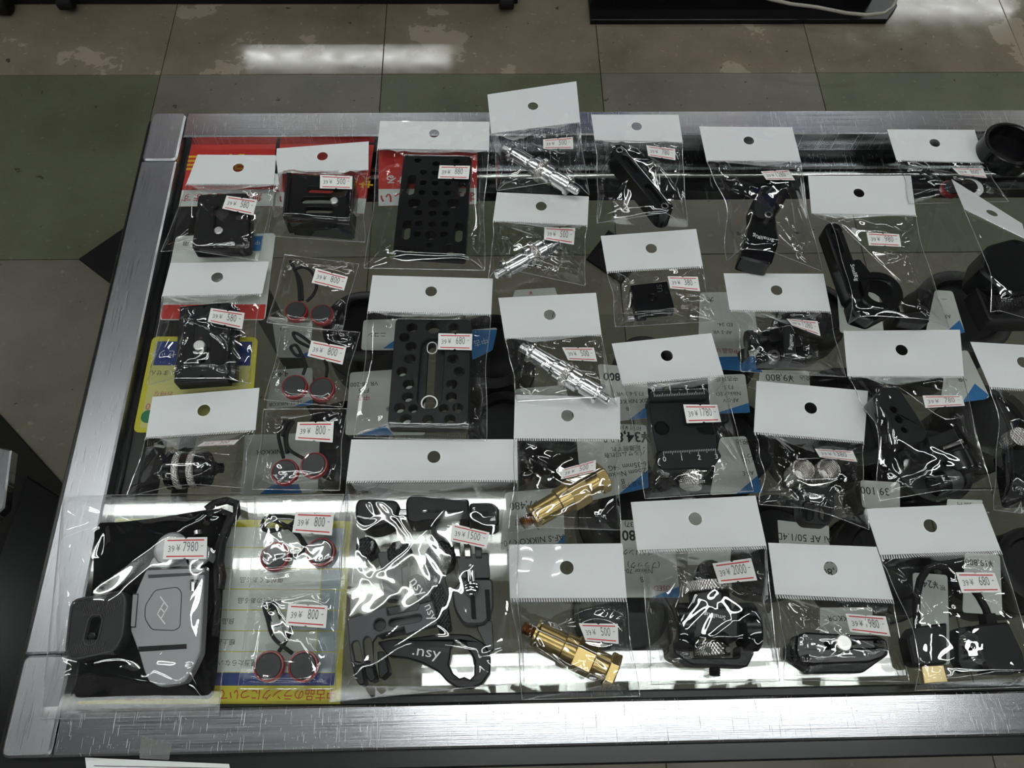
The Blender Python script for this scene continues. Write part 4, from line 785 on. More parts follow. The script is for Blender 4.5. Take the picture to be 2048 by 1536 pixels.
# --- 1780 ruled clamp
Z = zoom(1200, 660, .2343); h = 15
a = Item('ruled_quick_release_clamp', 'black quick release clamp with white centimetre scales, bag priced 1780', 'clamp', Z((720, 830)), h)
rl = a.prism('upper_jaw', 'black_anodised', Z((415, 560), (440, 512), (890, 492), (940, 540), (920, 590), (430, 605)), 2, h+1, rr=3, ch=.6)
a.prism('clamp_bed', 'black_anodised', Z((420, 600), (930, 585), (960, 760), (990, 900), (1000, 1020), (490, 1040), (440, 820)), 1, h-3, rr=1, ch=.4, holes=[circ(a.q(Z((530, 835)), h-3), 4.2, 24)])
a.disc('mount_hole', 'black_satin', Z((530, 835)), 15, 2, h-5, 24, .3); sc_ = a.prism('bed_notch', 'black_satin', Z((815, 830), (965, 820), (985, 895), (860, 885)), h-3, h-2.6, rr=2, ch=.1)
lj = a.prism('lower_jaw', 'black_anodised', Z((500, 1040), (1005, 1008), (1042, 1075), (960, 1180), (520, 1195), (470, 1120)), 1, h, rr=1.5, ch=.8)
for ln, (p, q_), dg, jaw, zz in ((31, (Z((465, 570)), Z((893, 548))), ('0', '1', '2', '3'), rl, h+1.05), (31, (Z((540, 1035)), Z((982, 1012))), ('0', '1', '2', '3'), lj, h+.05)):
    mb = MB(); A, B = a.q(p, zz), a.q(q_, zz); u = Vector((B[0]-A[0], B[1]-A[1])); nn = Vector((-u.y, u.x)).normalized(); s = 1 if jaw is rl else -1
    if s < 0: nn = -nn
    for i in range(ln):
        P0 = Vector(A) + u*(i/30); l = 3.0 if i % 10 == 0 else (2.2 if i % 5 == 0 else 1.3); e = u.normalized()*0.11
        mb.add([(*(P0-e), zz), (*(P0+e), zz), (*(P0+e+nn*l), zz), (*(P0-e+nn*l), zz)], [(0, 1, 2, 3)])
    a.part('scale_marks', mb, 'ink_white', jaw, hull=False, sharp=0, kind='stuff')
    mb = MB()
    for i, dgt in enumerate(dg):
        P0 = Vector(A) + u*(i/3) + nn*(4.8 if s > 0 else 4.6); mb.text(dgt, P0, 4.2, math.atan2(u.y, u.x) + (math.pi if s > 0 else 0), zz)
    a.part('scale_digits', mb, 'ink_white', jaw, hull=False, sharp=0)
a.part('clamp_knob', MB().cyl((*a.q(Z((790, 1190)), 8), 8), (*a.q(Z((770, 1345)), 8), 8), 6.3, 32, .6), 'steel_knurl')
a.prism('knob_seat', 'black_satin', Z((520, 1150), (960, 1140), (900, 1220), (600, 1225)), 0, 9, rr=1.5)
bag('clear bag priced 1780 with tilted white header around the ruled clamp', '1780', Z((710, 635), (1000, 638), (1035, 785), (740, 795)), Z((100, 118), (950, 28), (1055, 385), (190, 465)), Z((380, 1450), (1300, 1385)), Z((570, 220)), [a], seed=32, wr=1.4, hw=0.1)
# --- 1380 twin thumb nuts
Z = zoom(1480, 740, .2278); h = 16
a = Item('rod_adapter', 'black plate with two silver knurled ring nuts in the bag priced 1380', 'adapter', Z((670, 1050)), 8)
for c in ((560, 872), (785, 868)):
    c_ = a.q(Z(c), h); a.part('ring_nut', MB().prism(circ(c_, 6.5, 44), 2, h, [circ(c_, 5.1, 36)], 0.4), 'steel_knurl')
    a.part('bore_floor', MB().cyl((*c_, 2), (*c_, 4), 5.2, 30), 'steel'); a.part('hex_socket', MB().cyl((*c_, 4), (*c_, 7), 2.4, 6), 'bright_steel')
pk = []
for x0, x1, y0, y1 in ((600, 592, 1200, 1275), (745, 740, 1210, 1285)): pk.append(stad(a.q(Z((x0, y0)), 9), a.q(Z((x1, y1)), 9), 2.5))
a.prism('adapter_plate', 'black_anodised', Z((510, 1040), (835, 1025), (830, 1290), (770, 1365), (575, 1350), (520, 1280)), 1, 9, pk, rr=2, ch=.5)
for x0, x1, y0, y1 in ((600, 592, 1200, 1275), (745, 740, 1210, 1285)):
    o_ = stad(a.q(Z((x0, y0)), 9), a.q(Z((x1, y1)), 9), 3.4); a.part('hole_rim', MB().prism(o_, 8.6, 9.8, [inset(o_, .9)], .2), 'black_satin')
a.txt('brand_print', 'ink_white', 'SmallRig', Z((650, 1100)), 6.2, 9.1, Z((740, 1105)), Z((560, 1090)))
bag('clear bag priced 1380 with white header around the twin ring adapter', '1380', Z((655, 690), (990, 710), (1032, 808), (700, 765)), Z((145, 97), (1123, 185), (1088, 630), (120, 545)), Z((160, 1190), (1118, 1410)), Z((620, 335)), [a], seed=33, wr=1.6, hw=0.03, pinch=.05)
# --- 780 articulating arm
Z = zoom(1660, 640, .2475); h = 16
a = Item('articulating_bracket', 'black articulated bracket with drilled arm and barrel in the right bag priced 780', 'bracket', Z((720, 950)), h)
a.prism('drilled_arm', 'black_anodised', Z((340, 640), (430, 535), (560, 540), (790, 900), (760, 990), (620, 1000), (520, 960), (480, 800)), 3, h, [circ(a.q(Z(p), h), r, 14) for p, r in (((520, 720), 1.9), ((560, 800), 2.2), ((605, 885), 1.7))], rr=2.5, ch=.7)
a.prism('arm_back', 'black_plastic', Z((320, 640), (440, 620), (520, 980), (440, 1000)), 1, 9, rr=2)
a.disc('pivot', 'black_satin', Z((720, 1050)), 28, 2, 13, 30, .8)
a.prism('joint_block', 'black_anodised', Z((790, 950), (1005, 870), (1050, 965), (840, 1050)), 4, h+2, ch=.6); a.prism('joint_block', 'black_anodised', Z((870, 1090), (1110, 1000), (1130, 1060), (920, 1140)), 3, h-2, ch=.6)
a.rod('thread_gap', 'steel', Z((900, 1040)), Z((1060, 985)), 2.2, 11); a.rod('barrel', 'black_satin', Z((1010, 1080)), Z((1080, 1230)), 8.5, 9, 28, .6)
a.rod('barrel_end', 'black_satin', Z((1040, 1260)), Z((830, 1340)), 6.5, 7.5, 28, .6); a.rod('barrel_band', 'dark_grey', Z((1010, 1275)), Z((920, 1310)), 6.8, 7.5, 28, .2)
bag('clear bag priced 780 with glossy white header near the right picture edge', '780', Z((748, 610), (1065, 608), (1090, 693), (770, 710)), Z((108, 90), (1048, 80), (1080, 455), (140, 455)), Z((390, 1470), (1290, 1385)), Z((578, 244)), [a], seed=34, wr=1.5, hw=0.3, pinch=.04)
# --- 800 header bag with red ring anchor
Z = zoom(1740, 230, .2931)
a = anchor('red rimmed strap anchor in the far right header bag', Z((560, 490)), 19, Z((500, 470), (440, 420), (380, 390), (340, 370), (350, 400), (420, 440), (500, 480)), GA, logo=2.5)
a2 = Item('strap_anchor', 'black strap anchor with clear ring in the far right header bag', 'strap anchor', Z((690, 480)), 6, group=GA)
a2.disc('clear_rim', 'seal', Z((700, 490)), 22, 1, 4, 32, .4); a2.disc('cap', 'black_satin', Z((680, 480)), 17, 2, 8, 28, .6)
bag('far right clear bag priced 800 with white header against the far frame', '800', Z((562, 362), (770, 365), (798, 430), (610, 408)), Z((115, 100), (712, 103), (780, 325), (180, 310)), Z((255, 620), (930, 605)), Z((441, 192)), [a, a2], seed=35, wr=1.0, hw=0.03)
# --- right edge bags
Z = zoom(1740, 230, .2931); h = 26
a = Item('gimbal_clamp', 'black clamp in the crumpled bag with upturned header at the right edge', 'clamp', (2020, 560), h)
a.prism('clamp_block', 'black_satin', [(1960, 540), (1975, 490), (2030, 475), (2085, 490), (2090, 580), (2020, 590)], 4, h, rr=3, ch=1.5); a.prism('clamp_base', 'black_plastic', [(1950, 570), (2080, 580), (2090, 640), (1980, 640)], 0, 14, rr=3, ch=1)
a.rod('knob', 'black_knurl', (1985, 610), (2040, 600), 6, 16, 12, .8)
bag('crumpled clear bag with upturned white header at the right picture edge', None, None, [(1903, 359), (2044, 448), (2052, 478), (1928, 418)], [(1952, 650), (2110, 672)], (1983, 427), [a], hh=(8, 22, 30, 24), seed=36, wr=2.0, hw=0.05, pinch=.0)
h = 16
a = Item('knurled_mount', 'black mount with grey knurled knob in the lowest right edge bag', 'mount', (2035, 900), h)
a.disc('knurled_knob', 'steel_knurl', (2042, 872), 20, 4, h, 32, .6); a.prism('mount_body', 'black_satin', [(2010, 900), (2090, 890), (2100, 1000), (2030, 1005)], 0, 12, rr=3, ch=1); a.rod('shaft', 'black_satin', (2020, 960), (2060, 985), 5, 12)
bag('clear bag with white header cut by the right edge above the cable bag', None, None, [(1940, 684), (2110, 694), (2135, 784), (1979, 774)], [(1983, 1022), (2130, 1040)], (2046, 725), [a], seed=37, wr=1.8, hw=0.03)
# --- 2000 tilt head
Z = zoom(1240, 960, .2865)
a = Item('monitor_tilt_mount', 'black tilt mount with two knurled silver wheels in the bag priced 2000', 'mount', Z((660, 1020)), 14)
def yrod(it, name, m, x0, x1, y0, y1, z, r, n=36, ch=.5, Z=Z, **k):
    cx = (x0+x1)/2; A = it.q(Z((cx, y1)), z+r*.6); B = it.q(Z((cx, y0)), z+r*.6); return it.part(name, MB().cyl((*A, z), (A[0], B[1], z), r, n, ch), m, **k)
a.disc('top_screw_base', 'black_satin', Z((640, 660)), 30, 3, 12, 24, .5)
yrod(a, 'knurled_wheel', 'steel_knurl', 450, 830, 700, 775, 13.5, 12.6); yrod(a, 'hex_collar', 'black_satin', 500, 815, 785, 900, 13, 10.8, 10)
bb = a.prism('tilt_body', 'black_anodised', Z((500, 905), (540, 890), (810, 895), (840, 920), (835, 1120), (765, 1125), (735, 1080), (590, 1075), (560, 1120), (500, 1115)), 4, 24, rr=1.5, ch=1.5)
a.part('panel_line', MB().prism(a.qs(Z((570, 905), (780, 905), (735, 990), (610, 990)), 24), 24, 24.06, [inset(a.qs(Z((570, 905), (780, 905), (735, 990), (610, 990)), 24), .3)]), 'ink_black', bb, hull=False, sharp=0)
a.txt('brand_print', 'ink_white', 'SmallRig', Z((662, 945)), 7.0, 24.1, Z((740, 960)), Z((590, 930)))
for x0, x1 in ((375, 505), (832, 955)):
    p0 = a.q(Z((x0, 1025)), 14); p1 = a.q(Z((x1, 1025)), 14); a.part('pivot_barrel', MB().cyl((*p0, 12.5), (p1[0], p0[1], 12.5), 12, 32, 1), 'black_satin')
a.prism('lower_yoke', 'black_anodised', Z((370, 1130), (490, 1140), (490, 1240), (830, 1240), (835, 1150), (945, 1160), (935, 1220), (890, 1305), (500, 1290), (380, 1210)), 2, 14, rr=1, ch=.8)
yrod(a, 'knurled_wheel', 'steel_knurl', 515, 810, 1130, 1225, 9.5, 9.2)
for x in (620, 755): a.disc('wheel_hole', 'black_satin', Z((x, 1185)), 6, 12, 18.4, 14, .1)
a.part('mount_screw', thread(MB(), (*a.q(Z((660, 1370)), 5), 5), (*a.q(Z((660, 1290)), 5), 5), 3.2), 'black_satin')
bag('clear bag priced 2000 with white header around the knurled tilt mount', '2000', Z((645, 583), (915, 545), (958, 700), (692, 725)), Z((75, 155), (945, 110), (1022, 460), (120, 490)), Z((215, 1430), (1105, 1405)), Z((525, 272)), [a], seed=38, wr=1.5, hw=0.03)
# --- 1980 oval plate
Z = zoom(1520, 1060, .2148); h = 13
a = Item('elongated_mount_plate', 'long black eight sided mount plate with silver screw in the bag priced 1980', 'mounting plate', Z((720, 1130)), h)
a.prism('plate_body', 'black_satin', Z((340, 985), (420, 950), (1110, 985), (1185, 1030), (1205, 1110), (1150, 1190), (1020, 1235), (480, 1255), (350, 1200), (330, 1110)), 3, h, rr=1.5, ch=1.0, holes=[circ(a.q(Z((1105, 1060)), h), 1.8, 14), circ(a.q(Z((640, 1070)), h), 1.5, 14)])
a.prism('plate_base', 'black_anodised', Z((235, 1080), (350, 990), (1190, 1060), (1200, 1160), (960, 1330), (440, 1335), (240, 1200)), 0, 4, rr=1.5, ch=.8)
a.disc('screw_head', 'bright_steel', Z((785, 1050)), 16, h-2, h+6, 28, .5); a.disc('locating_pin', 'steel', Z((918, 1040)), 4, h-1, h+4, 16, .4); a.prism('finger_recess', 'black_rubber', Z((370, 1170), (460, 1150), (480, 1210), (430, 1245), (360, 1220)), h-1, h+.2, rr=1)
bag('clear bag priced 1980 with white header around the eight sided plate', '1980', Z((795, 778), (1170, 805), (1217, 992), (838, 945)), Z((75, 120), (1082, 158), (1240, 650), (140, 600)), Z((210, 1400), (1370, 1415)), Z((655, 357)), [a], seed=39, wr=1.5, hw=0.06)
# --- 680 cable adapter
Z = zoom(1720, 980, .2733); h = 12
a = Item('cable_adapter', 'short black cable adapter with gold plug tip in the bag priced 680', 'cable adapter', Z((720, 1000)), h)
a.prism('plug_body', 'black_plastic', Z((345, 1080), (400, 1000), (640, 970), (640, 1270), (440, 1290), (390, 1270)), 2, h, rr=1.2, ch=1)
a.prism('gold_plug', 'gold', Z((452, 1288), (612, 1280), (645, 1405), (475, 1418)), 4, 9, ch=.3, label='gold plug tip')
pts = [(*a.q(p, 8), 8) for p in Z((420, 1000), (412, 900), (415, 780), (440, 660), (490, 580), (560, 555), (640, 575), (720, 620), (800, 690), (870, 780), (920, 870), (955, 980))]
path = []
for i in range(len(pts)-1):
    for s in range(4): path.append(Vector(pts[i]).lerp(Vector(pts[i+1]), s/4))
path.append(Vector(pts[-1])); a.part('cable', MB().tube(path, 1.9, 12), 'black_rubber', sharp=60)
a.prism('strain_relief', 'black_rubber', Z((920, 900), (995, 900), (1010, 980), (930, 985)), 4, 11, rr=.8)
sk = a.prism('socket_body', 'black_plastic', Z((850, 985), (1090, 965), (1200, 1200), (1215, 1330), (1190, 1340), (970, 1335), (900, 1200)), 1, 14, rr=1.5, ch=1); a.prism('clamp_leaf', 'black_satin', Z((715, 1010), (850, 990), (940, 1300), (770, 1340), (720, 1250)), 0, 8, rr=1.5)
for c in ((822, 1092), (875, 1213)):
    a.disc('hex_screw', 'chrome', Z(c), 16, 7, 13, 28, .8); a.disc('hex_socket', 'black_satin', Z(c), 6.5, 11, 13.1, 6, .1)
bag('clear bag priced 680 with white header around the black cable adapter', '680', Z((700, 602), (985, 605), (1035, 748), (745, 752)), Z((35, 138), (898, 102), (1030, 445), (145, 475)), Z((385, 1470), (1330, 1440)), Z((513, 262)), [a], seed=40, wr=1.5, hw=0.04)
# --- loose lens cap at the far right
a = Item('lens_hood', 'loose round black lens hood on the glass at the far right corner', 'lens hood', (2030, 285), 12)
C = a.q((2035, 275), 18); a.part('hood_wall', MB().prism(circ(C, 19, 40), 0, 13, [circ(C, 16, 40)], .6), 'black_satin'); a.part('hood_base', MB().prism(circ(C, 18.5, 40), 0, 3, ch=.5), 'black_satin')

# ------------------------------------------------------------------ bags
def upper_hull(pts):
    bm = bmesh.new()
    for p in pts: bm.verts.new(p)
    r = bmesh.ops.convex_hull(bm, input=bm.verts); bm.normal_update(); out = []
    for f in bm.faces:
        n = f.normal
        if n.z > 0.02:
            c = f.verts[0].co; out.append((-n.x/n.z, -n.y/n.z, c.z + (n.x*c.x + n.y*c.y)/n.z))
    bm.free(); return np.array(out)
def grid_faces(nu, nv):
    return [(j*(nu+1)+i, j*(nu+1)+i+1, (j+1)*(nu+1)+i+1, (j+1)*(nu+1)+i) for j in range(nv) for i in range(nu)]
def bil(q, u, v):
    q = [np.array(p) for p in q]
    return ((1-v)[..., None]*((1-u)[..., None]*q[0] + u[..., None]*q[1]) + v[..., None]*((1-u)[..., None]*q[3] + u[..., None]*q[2]))
def make_bag(b):
    rg = random.Random(b['seed']*7 + 3); hd = b['hdr']
    if hd:
        hh = b['hh'] or (1.0, 1.0, 1.0, 1.0)
        H = [P(p, z) + (z,) for p, z in zip(hd, hh)]
        bl, brr = P(b['bot'][0], 0), P(b['bot'][1], 0)
        B = [H[3][:2], H[2][:2], brr, bl]; zt = (hh[3], hh[2])
    else:
        B = [P(p, 0) for p in b['bot']]; zt = (1.0, 1.0)
    # the film must clear the items: body edge heights
    cen = np.mean(np.array(B), 0)
    root = thing('plastic_bag', b['label'], 'plastic bag', (cen[0], cen[1]), b['group'])
    ZB = 2.3
    per = [(*B[0], zt[0]), (*B[1], zt[1]), (*B[2], ZB), (*B[3], ZB)]
    ip = [p for it in b['items'] for p in it.hull]
    off = 0.7
    ipx = [(x, y, z + off) for x, y, z in ip]
    planes = upper_hull(per + ipx)
    def hf(x, y):
        z = np.full(np.shape(x), 1e9)
        for A_, B_, C_ in planes: z = np.minimum(z, A_*x + B_*y + C_)
        return np.maximum(z, 0.9)
    nu, nv = 108, 108
    U, V = np.meshgrid(np.linspace(0, 1, nu+1), np.linspace(0, 1, nv+1))
    sg = np.sin(np.pi*np.clip(V*1.1, 0, 1))*b['pinch']*(1 + 0.4*np.sin(V*9 + b['seed']))
    XY = bil(B, U*(1-2*sg) + sg, V)
    if not hd:
        pass
    X, Y = XY[..., 0], XY[..., 1]
    Zh = hf(X, Y)
    # the film sags a little between its supports
    edge = np.minimum(np.minimum(U, 1-U), np.minimum(V, 1-V))
    # wrinkles: creases fanning out from the contents, and small facets
    stkm = np.ones_like(X); sq_ = None
    if b['stk']:
        sc = np.mean(np.array(b['stk']), 0); hz = 8.0
        for _ in range(5):
            sx, sy = PV(sc[0], sc[1], hz); hz = float(hf(np.array(sx), np.array(sy)))
        ds = np.hypot((X-sx)/15.0, (Y-sy)/10.0); stkm = np.clip((ds-0.8)/0.5, 0, 1)
    wz = np.zeros_like(X)
    itc = np.array(ip)[:, :2] if ip else np.array(B)
    lo_, hi_ = itc.min(0), itc.max(0); m_ = 0.15*(hi_-lo_)
    ic = [np.array(p) for p in ((lo_[0]+m_[0], hi_[1]-m_[1]), (hi_[0]-m_[0], hi_[1]-m_[1]), (hi_[0]-m_[0], lo_[1]+m_[1]), (lo_[0]+m_[0], lo_[1]+m_[1]))]
    folds = [(ic[i], np.array(B[i]) + (np.array(B[(i+s_) % 4])-np.array(B[i]))*f_) for i in range(4) for s_, f_ in ((1, 0.0), (1, rg.uniform(0.06, 0.3)), (3, rg.uniform(0.06, 0.3)))]
    folds += [(ic[3], ic[2]), (ic[2], ic[1]), (ic[0], ic[3])]
    nf = len(folds)
    for k in range(nf + int(13*b['wr'])):
        a0 = itc[rg.randrange(len(itc))] if rg.random() < 0.65 else XY[rg.randrange(nv), rg.randrange(nu)]
        e = rg.random(); s = rg.randrange(4); c0, c1 = np.array(B[s]), np.array(B[(s+1) % 4])
        if rg.random() < 0.45: e = 0.03*rg.random()
        b0 = c0 + (c1-c0)*e; b0 = a0 + (b0-a0)*rg.uniform(0.6, 1.0)
        if k < nf: a0, b0 = folds[k]
        d = b0 - a0; L = np.linalg.norm(d)
        if L < 3: continue
        bend = rg.uniform(-0.12, 0.12)*L
        t = np.clip(((X-a0[0])*d[0] + (Y-a0[1])*d[1])/L**2, 0, 1); nrm = ((X-a0[0])*-d[1] + (Y-a0[1])*d[0])/L - bend*np.sin(np.pi*t)
        tt = ((X-a0[0])*d[0] + (Y-a0[1])*d[1])/L**2
        env = np.clip(np.sin(np.pi*np.clip(tt, 0, 1)), 0, 1)**0.6*(tt > 0)*(tt < 1)
        wd = rg.uniform(0.9, 2.6); am = rg.uniform(0.5, 1.5) if k >= nf else rg.uniform(0.7, 1.9)*min(1.3, b['wr'])
        if rg.random() < 0.5: prof = np.exp(-np.abs(nrm)/wd)
        else: prof = np.where(nrm > 0, np.exp(-nrm/(wd*3)), np.exp(nrm/(wd*0.6)))
        wz += am*prof*env
    for n_, am in ((4, 0.9),):
        cg = np.array([[rg.uniform(0, 1) for _ in range(n_+1)] for _ in range(n_+1)])
        uu = np.clip(U*n_ + 0.25*np.sin(V*7 + b['seed']), 0, n_-1e-6); vv = np.clip(V*n_ + 0.25*np.sin(U*6 + b['seed']*2), 0, n_-1e-6)
        i, j = uu.astype(int), vv.astype(int); fu, fv = uu-i, vv-j
        lo = cg[j, i] + fu*(cg[j, i+1]-cg[j, i]) + fv*(cg[j+1, i]-cg[j, i]); hi = cg[j+1, i+1] + (1-fu)*(cg[j+1, i]-cg[j+1, i+1]) + (1-fv)*(cg[j, i+1]-cg[j+1, i+1])
        wz += am*min(b['wr'], 1.3)*np.where(fu+fv < 1, lo, hi)
    fade = np.clip(edge/0.05, 0, 1)
    zmx = max([p[2] for p in ip] or [5.0]); wz *= np.clip((1.04 - Zh/zmx)/0.22, 0.12, 1)
    wz *= fade*stkm
    Zf = Zh + wz
    for _ in range(2):
        Zp = np.pad(Zf, 1, mode='edge'); Zs = (Zp[:-2, 1:-1] + Zp[2:, 1:-1] + Zp[1:-1, :-2] + Zp[1:-1, 2:] + 2*Zf)/6; Zf = np.where((edge > 0), Zs, Zf)
    Zf = np.maximum(Zf, 0.8)
    loc = lambda x, y, z: list(zip((np.ravel(x)-cen[0]).tolist(), (np.ravel(y)-cen[1]).tolist(), np.ravel(z).tolist()))
    mb = MB(); mb.add(loc(X, Y, Zf), grid_faces(nu, nv))
    if hd:
        mu, mv = 60, 22
        U2, V2 = np.meshgrid(np.linspace(0, 1, mu+1), np.linspace(0, 1, mv+1))
        HX = bil(H, U2, V2); wv = np.zeros_like(U2)
        for k in range(7):
            fx_, fy_ = rg.uniform(-5, 5), rg.uniform(-2.5, 2.5); wv += np.sin(2*np.pi*(fx_*U2 + fy_*V2) + rg.uniform(0, 6.3) + 0.8*np.sin(2*np.pi*(fy_*U2 - fx_*0.3*V2)))/7
        hz_ = HX[..., 2] + 0.45 + b['hw']*(1+wv)
        ho = P(b['hole'], float(np.mean([z for z in hh])))
        keep = []
        for f in grid_faces(mu, mv):
            cx_ = np.mean([HX.reshape(-1, 3)[i, 0] for i in f]); cy_ = np.mean([HX.reshape(-1, 3)[i, 1] for i in f])
            if math.hypot(cx_-ho[0], cy_-ho[1]) > 4.0: keep.append(f)
        mb.add(loc(HX[..., 0], HX[..., 1], hz_), keep)
    part('film', mb, 'film', root, label='clear crinkled plastic film', sharp=0).data.polygons.foreach_set('use_smooth', [True]*len(mb.f))
    # back sheet
    nb = 10; Ub, Vb = np.meshgrid(np.linspace(0, 1, 3), np.linspace(0, 1, nb+1)); XB = bil(B, Ub, Vb)
    zb = np.where(Vb > 0.85, 0.35 + (Vb-0.85)/0.15*1.7, 0.35); mb = MB(); mb.add(loc(XB[..., 0], XB[..., 1], zb), grid_faces(2, nb)); part('back_film', mb, 'back_film', root, sharp=0)
    # heat-sealed rim
    rim = []
    idx = [(0, i) for i in range(0, nu+1, 4)] + [(j, nu) for j in range(4, nv+1, 4)] + [(nv, i) for i in range(nu-4, -1, -4)] + [(j, 0) for j in range(nv-4, -1, -4)]
    rim = [(X[j, i]-cen[0], Y[j, i]-cen[1], Zf[j, i]) for j, i in idx]
    part('sealed_rim', MB().tube(rim, 0.22, 5), 'film_edge', root, sharp=60)
    if hd:
        hc = [(h_[0]-cen[0], h_[1]-cen[1], h_[2]) for h_ in H]; mb = MB()
        hol = (ho[0]-cen[0], ho[1]-cen[1]); dv = math.dist(hc[0][:2], hc[3][:2])
        # card in local plane, with its own tilt
        mb.prism([p[:2] for p in hc], 0, 0.35, [circ(hol, 3.75, 28)])
        A3 = np.array([[p[0], p[1], 1] for p in hc]); co, *_ = np.linalg.lstsq(A3, np.array([p[2] for p in hc]), rcond=None)
        mb.v = [(x, y, z + co[0]*x + co[1]*y + co[2] - 0.05) for x, y, z in mb.v]
        part('header_card', mb, 'card_white', root, label='white header card with punched hole', sharp=0)
        # crimped seal under the header
        mb = MB(); L = math.dist(hc[3], hc[2]); n_ = int(L/1.35)
        dn = np.array(B[3]) + np.array(B[2]) - np.array(B[0]) - np.array(B[1]); dn = dn/np.linalg.norm(dn)
        for i in range(n_):
            t0, t1 = (i+0.15)/n_, (i+0.65)/n_
            p0 = np.array(hc[3])*(1-t0) + np.array(hc[2])*t0; p1 = np.array(hc[3])*(1-t1) + np.array(hc[2])*t1
            hzz = lambda p: float(hf(np.array(p[0]+cen[0]), np.array(p[1]+cen[1]))) + 0.9
            q0 = (p0[0]+dn[0]*0.3, p0[1]+dn[1]*0.3); q1 = (p1[0]+dn[0]*0.3, p1[1]+dn[1]*0.3); q2 = (p1[0]+dn[0]*2.5, p1[1]+dn[1]*2.5); q3 = (p0[0]+dn[0]*2.5, p0[1]+dn[1]*2.5)
            mb.add([(*q, hzz(q)) for q in (q0, q1, q2, q3)], [(0, 1, 2, 3)])
        part('crimped_seal', mb, 'seal', root, sharp=0, kind='stuff')
    if b['stk']:
        Q = b['stk']
        def drape(u, v, o):
            p = bil(Q, np.asarray(u, float), np.asarray(v, float)); z = np.full(p.shape[:-1], 5.0)
            for _ in range(12):
                x, y = PV(p[..., 0], p[..., 1], z); z = 0.5*z + 0.5*(hf(x, y) + o)
            x, y = PV(p[..., 0], p[..., 1], z); return x, y, z
        # outline with half-round notches in the middle of the long sides
        mb = MB(); n = 12
        us = np.linspace(0, 1, n*2+1); notch = np.clip(1 - (np.abs(us-0.5)/0.035)**2, 0, 1)**0.5*0.07
        vt = notch; vb = 1-notch; rows = [vt + (vb-vt)*k/8 for k in range(9)]
        UU = np.tile(us, (9, 1)); VV = np.array(rows); x, y, z = drape(UU, VV, 0.55); mb.add(loc(x, y, z), grid_faces(n*2, 8))
        st = part('price_sticker', mb, 'sticker_white', root, label='white price sticker reading 39¥ %s- between red lines' % b['price'], sharp=60)
        for v0 in (0.10, 0.84):
            us = np.linspace(0.07, 0.93, 15); UU = np.tile(us, (2, 1)); VV = np.array([[v0]*15, [v0+0.055]*15]); x, y, z = drape(UU, VV, 0.68); mb = MB(); mb.add(loc(x, y, z), grid_faces(14, 1)); part('red_line', mb, 'ink_red', st, sharp=0)
        mb = MB()
        def stamp(t, u0, v0, su, sv):
            g, f = glyphs(t); u = u0 + g[:, 0]*su; v = v0 - g[:, 1]*sv; x, y, z = drape(u, v, 0.72); mb.add(loc(x, y, z), f)
        stamp('39', 0.175, 0.52, 0.165, 0.42); stamp('¥', 0.335, 0.47, 0.17, 0.44)
        pr = b['price']; stamp(pr, 0.62 + 0.035*(4-len(pr)), 0.42, 0.185, 0.66); stamp('-', 0.885, 0.40, 0.22, 0.36)
        part('price_print', mb, 'ink_grey', st, sharp=0)
for b in BAGS: make_bag(b)

# ------------------------------------------------------------------ floor level things and the counter front
FZ = -GZ*1000
def fl(p, h=0.0): x, y = PV(p[0], p[1], FZ + h); return (float(x), float(y))
def on_floor(name, label, cat, pts, z0, z1, m, rr=0.0, ch=0.0, top=None):
    q = [fl(p, top if top is not None else 0.0) for p in pts]; c = np.mean(np.array(q), 0); t = thing(name, label, cat, (c[0], c[1], 0)); o = [(x-c[0], y-c[1]) for x, y in q]
    part('body', MB().prism(rnd(o, rr) if rr else o, z0, z1, ch=ch), m, t, sharp=0); return t, c
c = fl((160, 521)); t = thing('floor_pad', 'black square pad on the floor poking out left of the showcase', 'floor pad', (c[0], c[1], 0)); part('pad', MB().prism([(0, 0), (110, 110), (230, -10), (115, -90)], 0.2, 6, ch=1), 'black_rubber', t)
c = fl((1172, 520)); t = thing('floor_pad', 'black square pad on the floor seen through the glass', 'floor pad', (c[0], c[1], 0)); part('pad', MB().prism([(0, 0), (45, 62), (110, 8), (60, -52)], 0.2, 6, ch=1), 'black_rubber', t)
t = thing('display_stand', 'black based display stand along the top edge of the floor', 'display stand', (-420, 1475, 0))
part('base', MB().box(-1100, 480, -12, 60, 3, 110, ch=2), 'black_rubber', t)
for x in (-610, -475, 455): part('caster', MB().cyl((x-16, -36, 24), (x+16, -36, 24), 23 if x < -500 else 14, 24, 3), 'black_rubber', t)
for x in (-1080, 460):
    for y in (0, 380): part('post', MB().box(x-15, x+15, y, y+30, 3, 1250, ch=1), 'dark_grey', t)
rp = random.Random(4)
mat('goods_blue', (0.03, 0.08, 0.34), 0.5, var=0.1); mat('goods_red', (0.5, 0.05, 0.03), 0.5, var=0.1); mat('goods_white', (0.6, 0.6, 0.58), 0.5, var=0.05); mat('goods_tan', (0.35, 0.26, 0.14), 0.5, var=0.1)
for z in (800, 1150): part('shelf', MB().box(-1100, 480, 40, 410, z, z+18), 'dark_grey', t)
x = -1060.0
while x < 400:
    wv = rp.uniform(70, 190); part('carton', MB().box(x, x+wv-8, 90, 380, 818, 818+rp.uniform(120, 280), ch=2), rp.choice(['goods_blue', 'goods_red', 'goods_white', 'goods_tan', 'dark_grey']), t); x += wv
t = thing('hanging_sign', 'row of coloured signboards under the ceiling, mirrored in the far chrome frame', 'sign', (0, 2030, 2110))
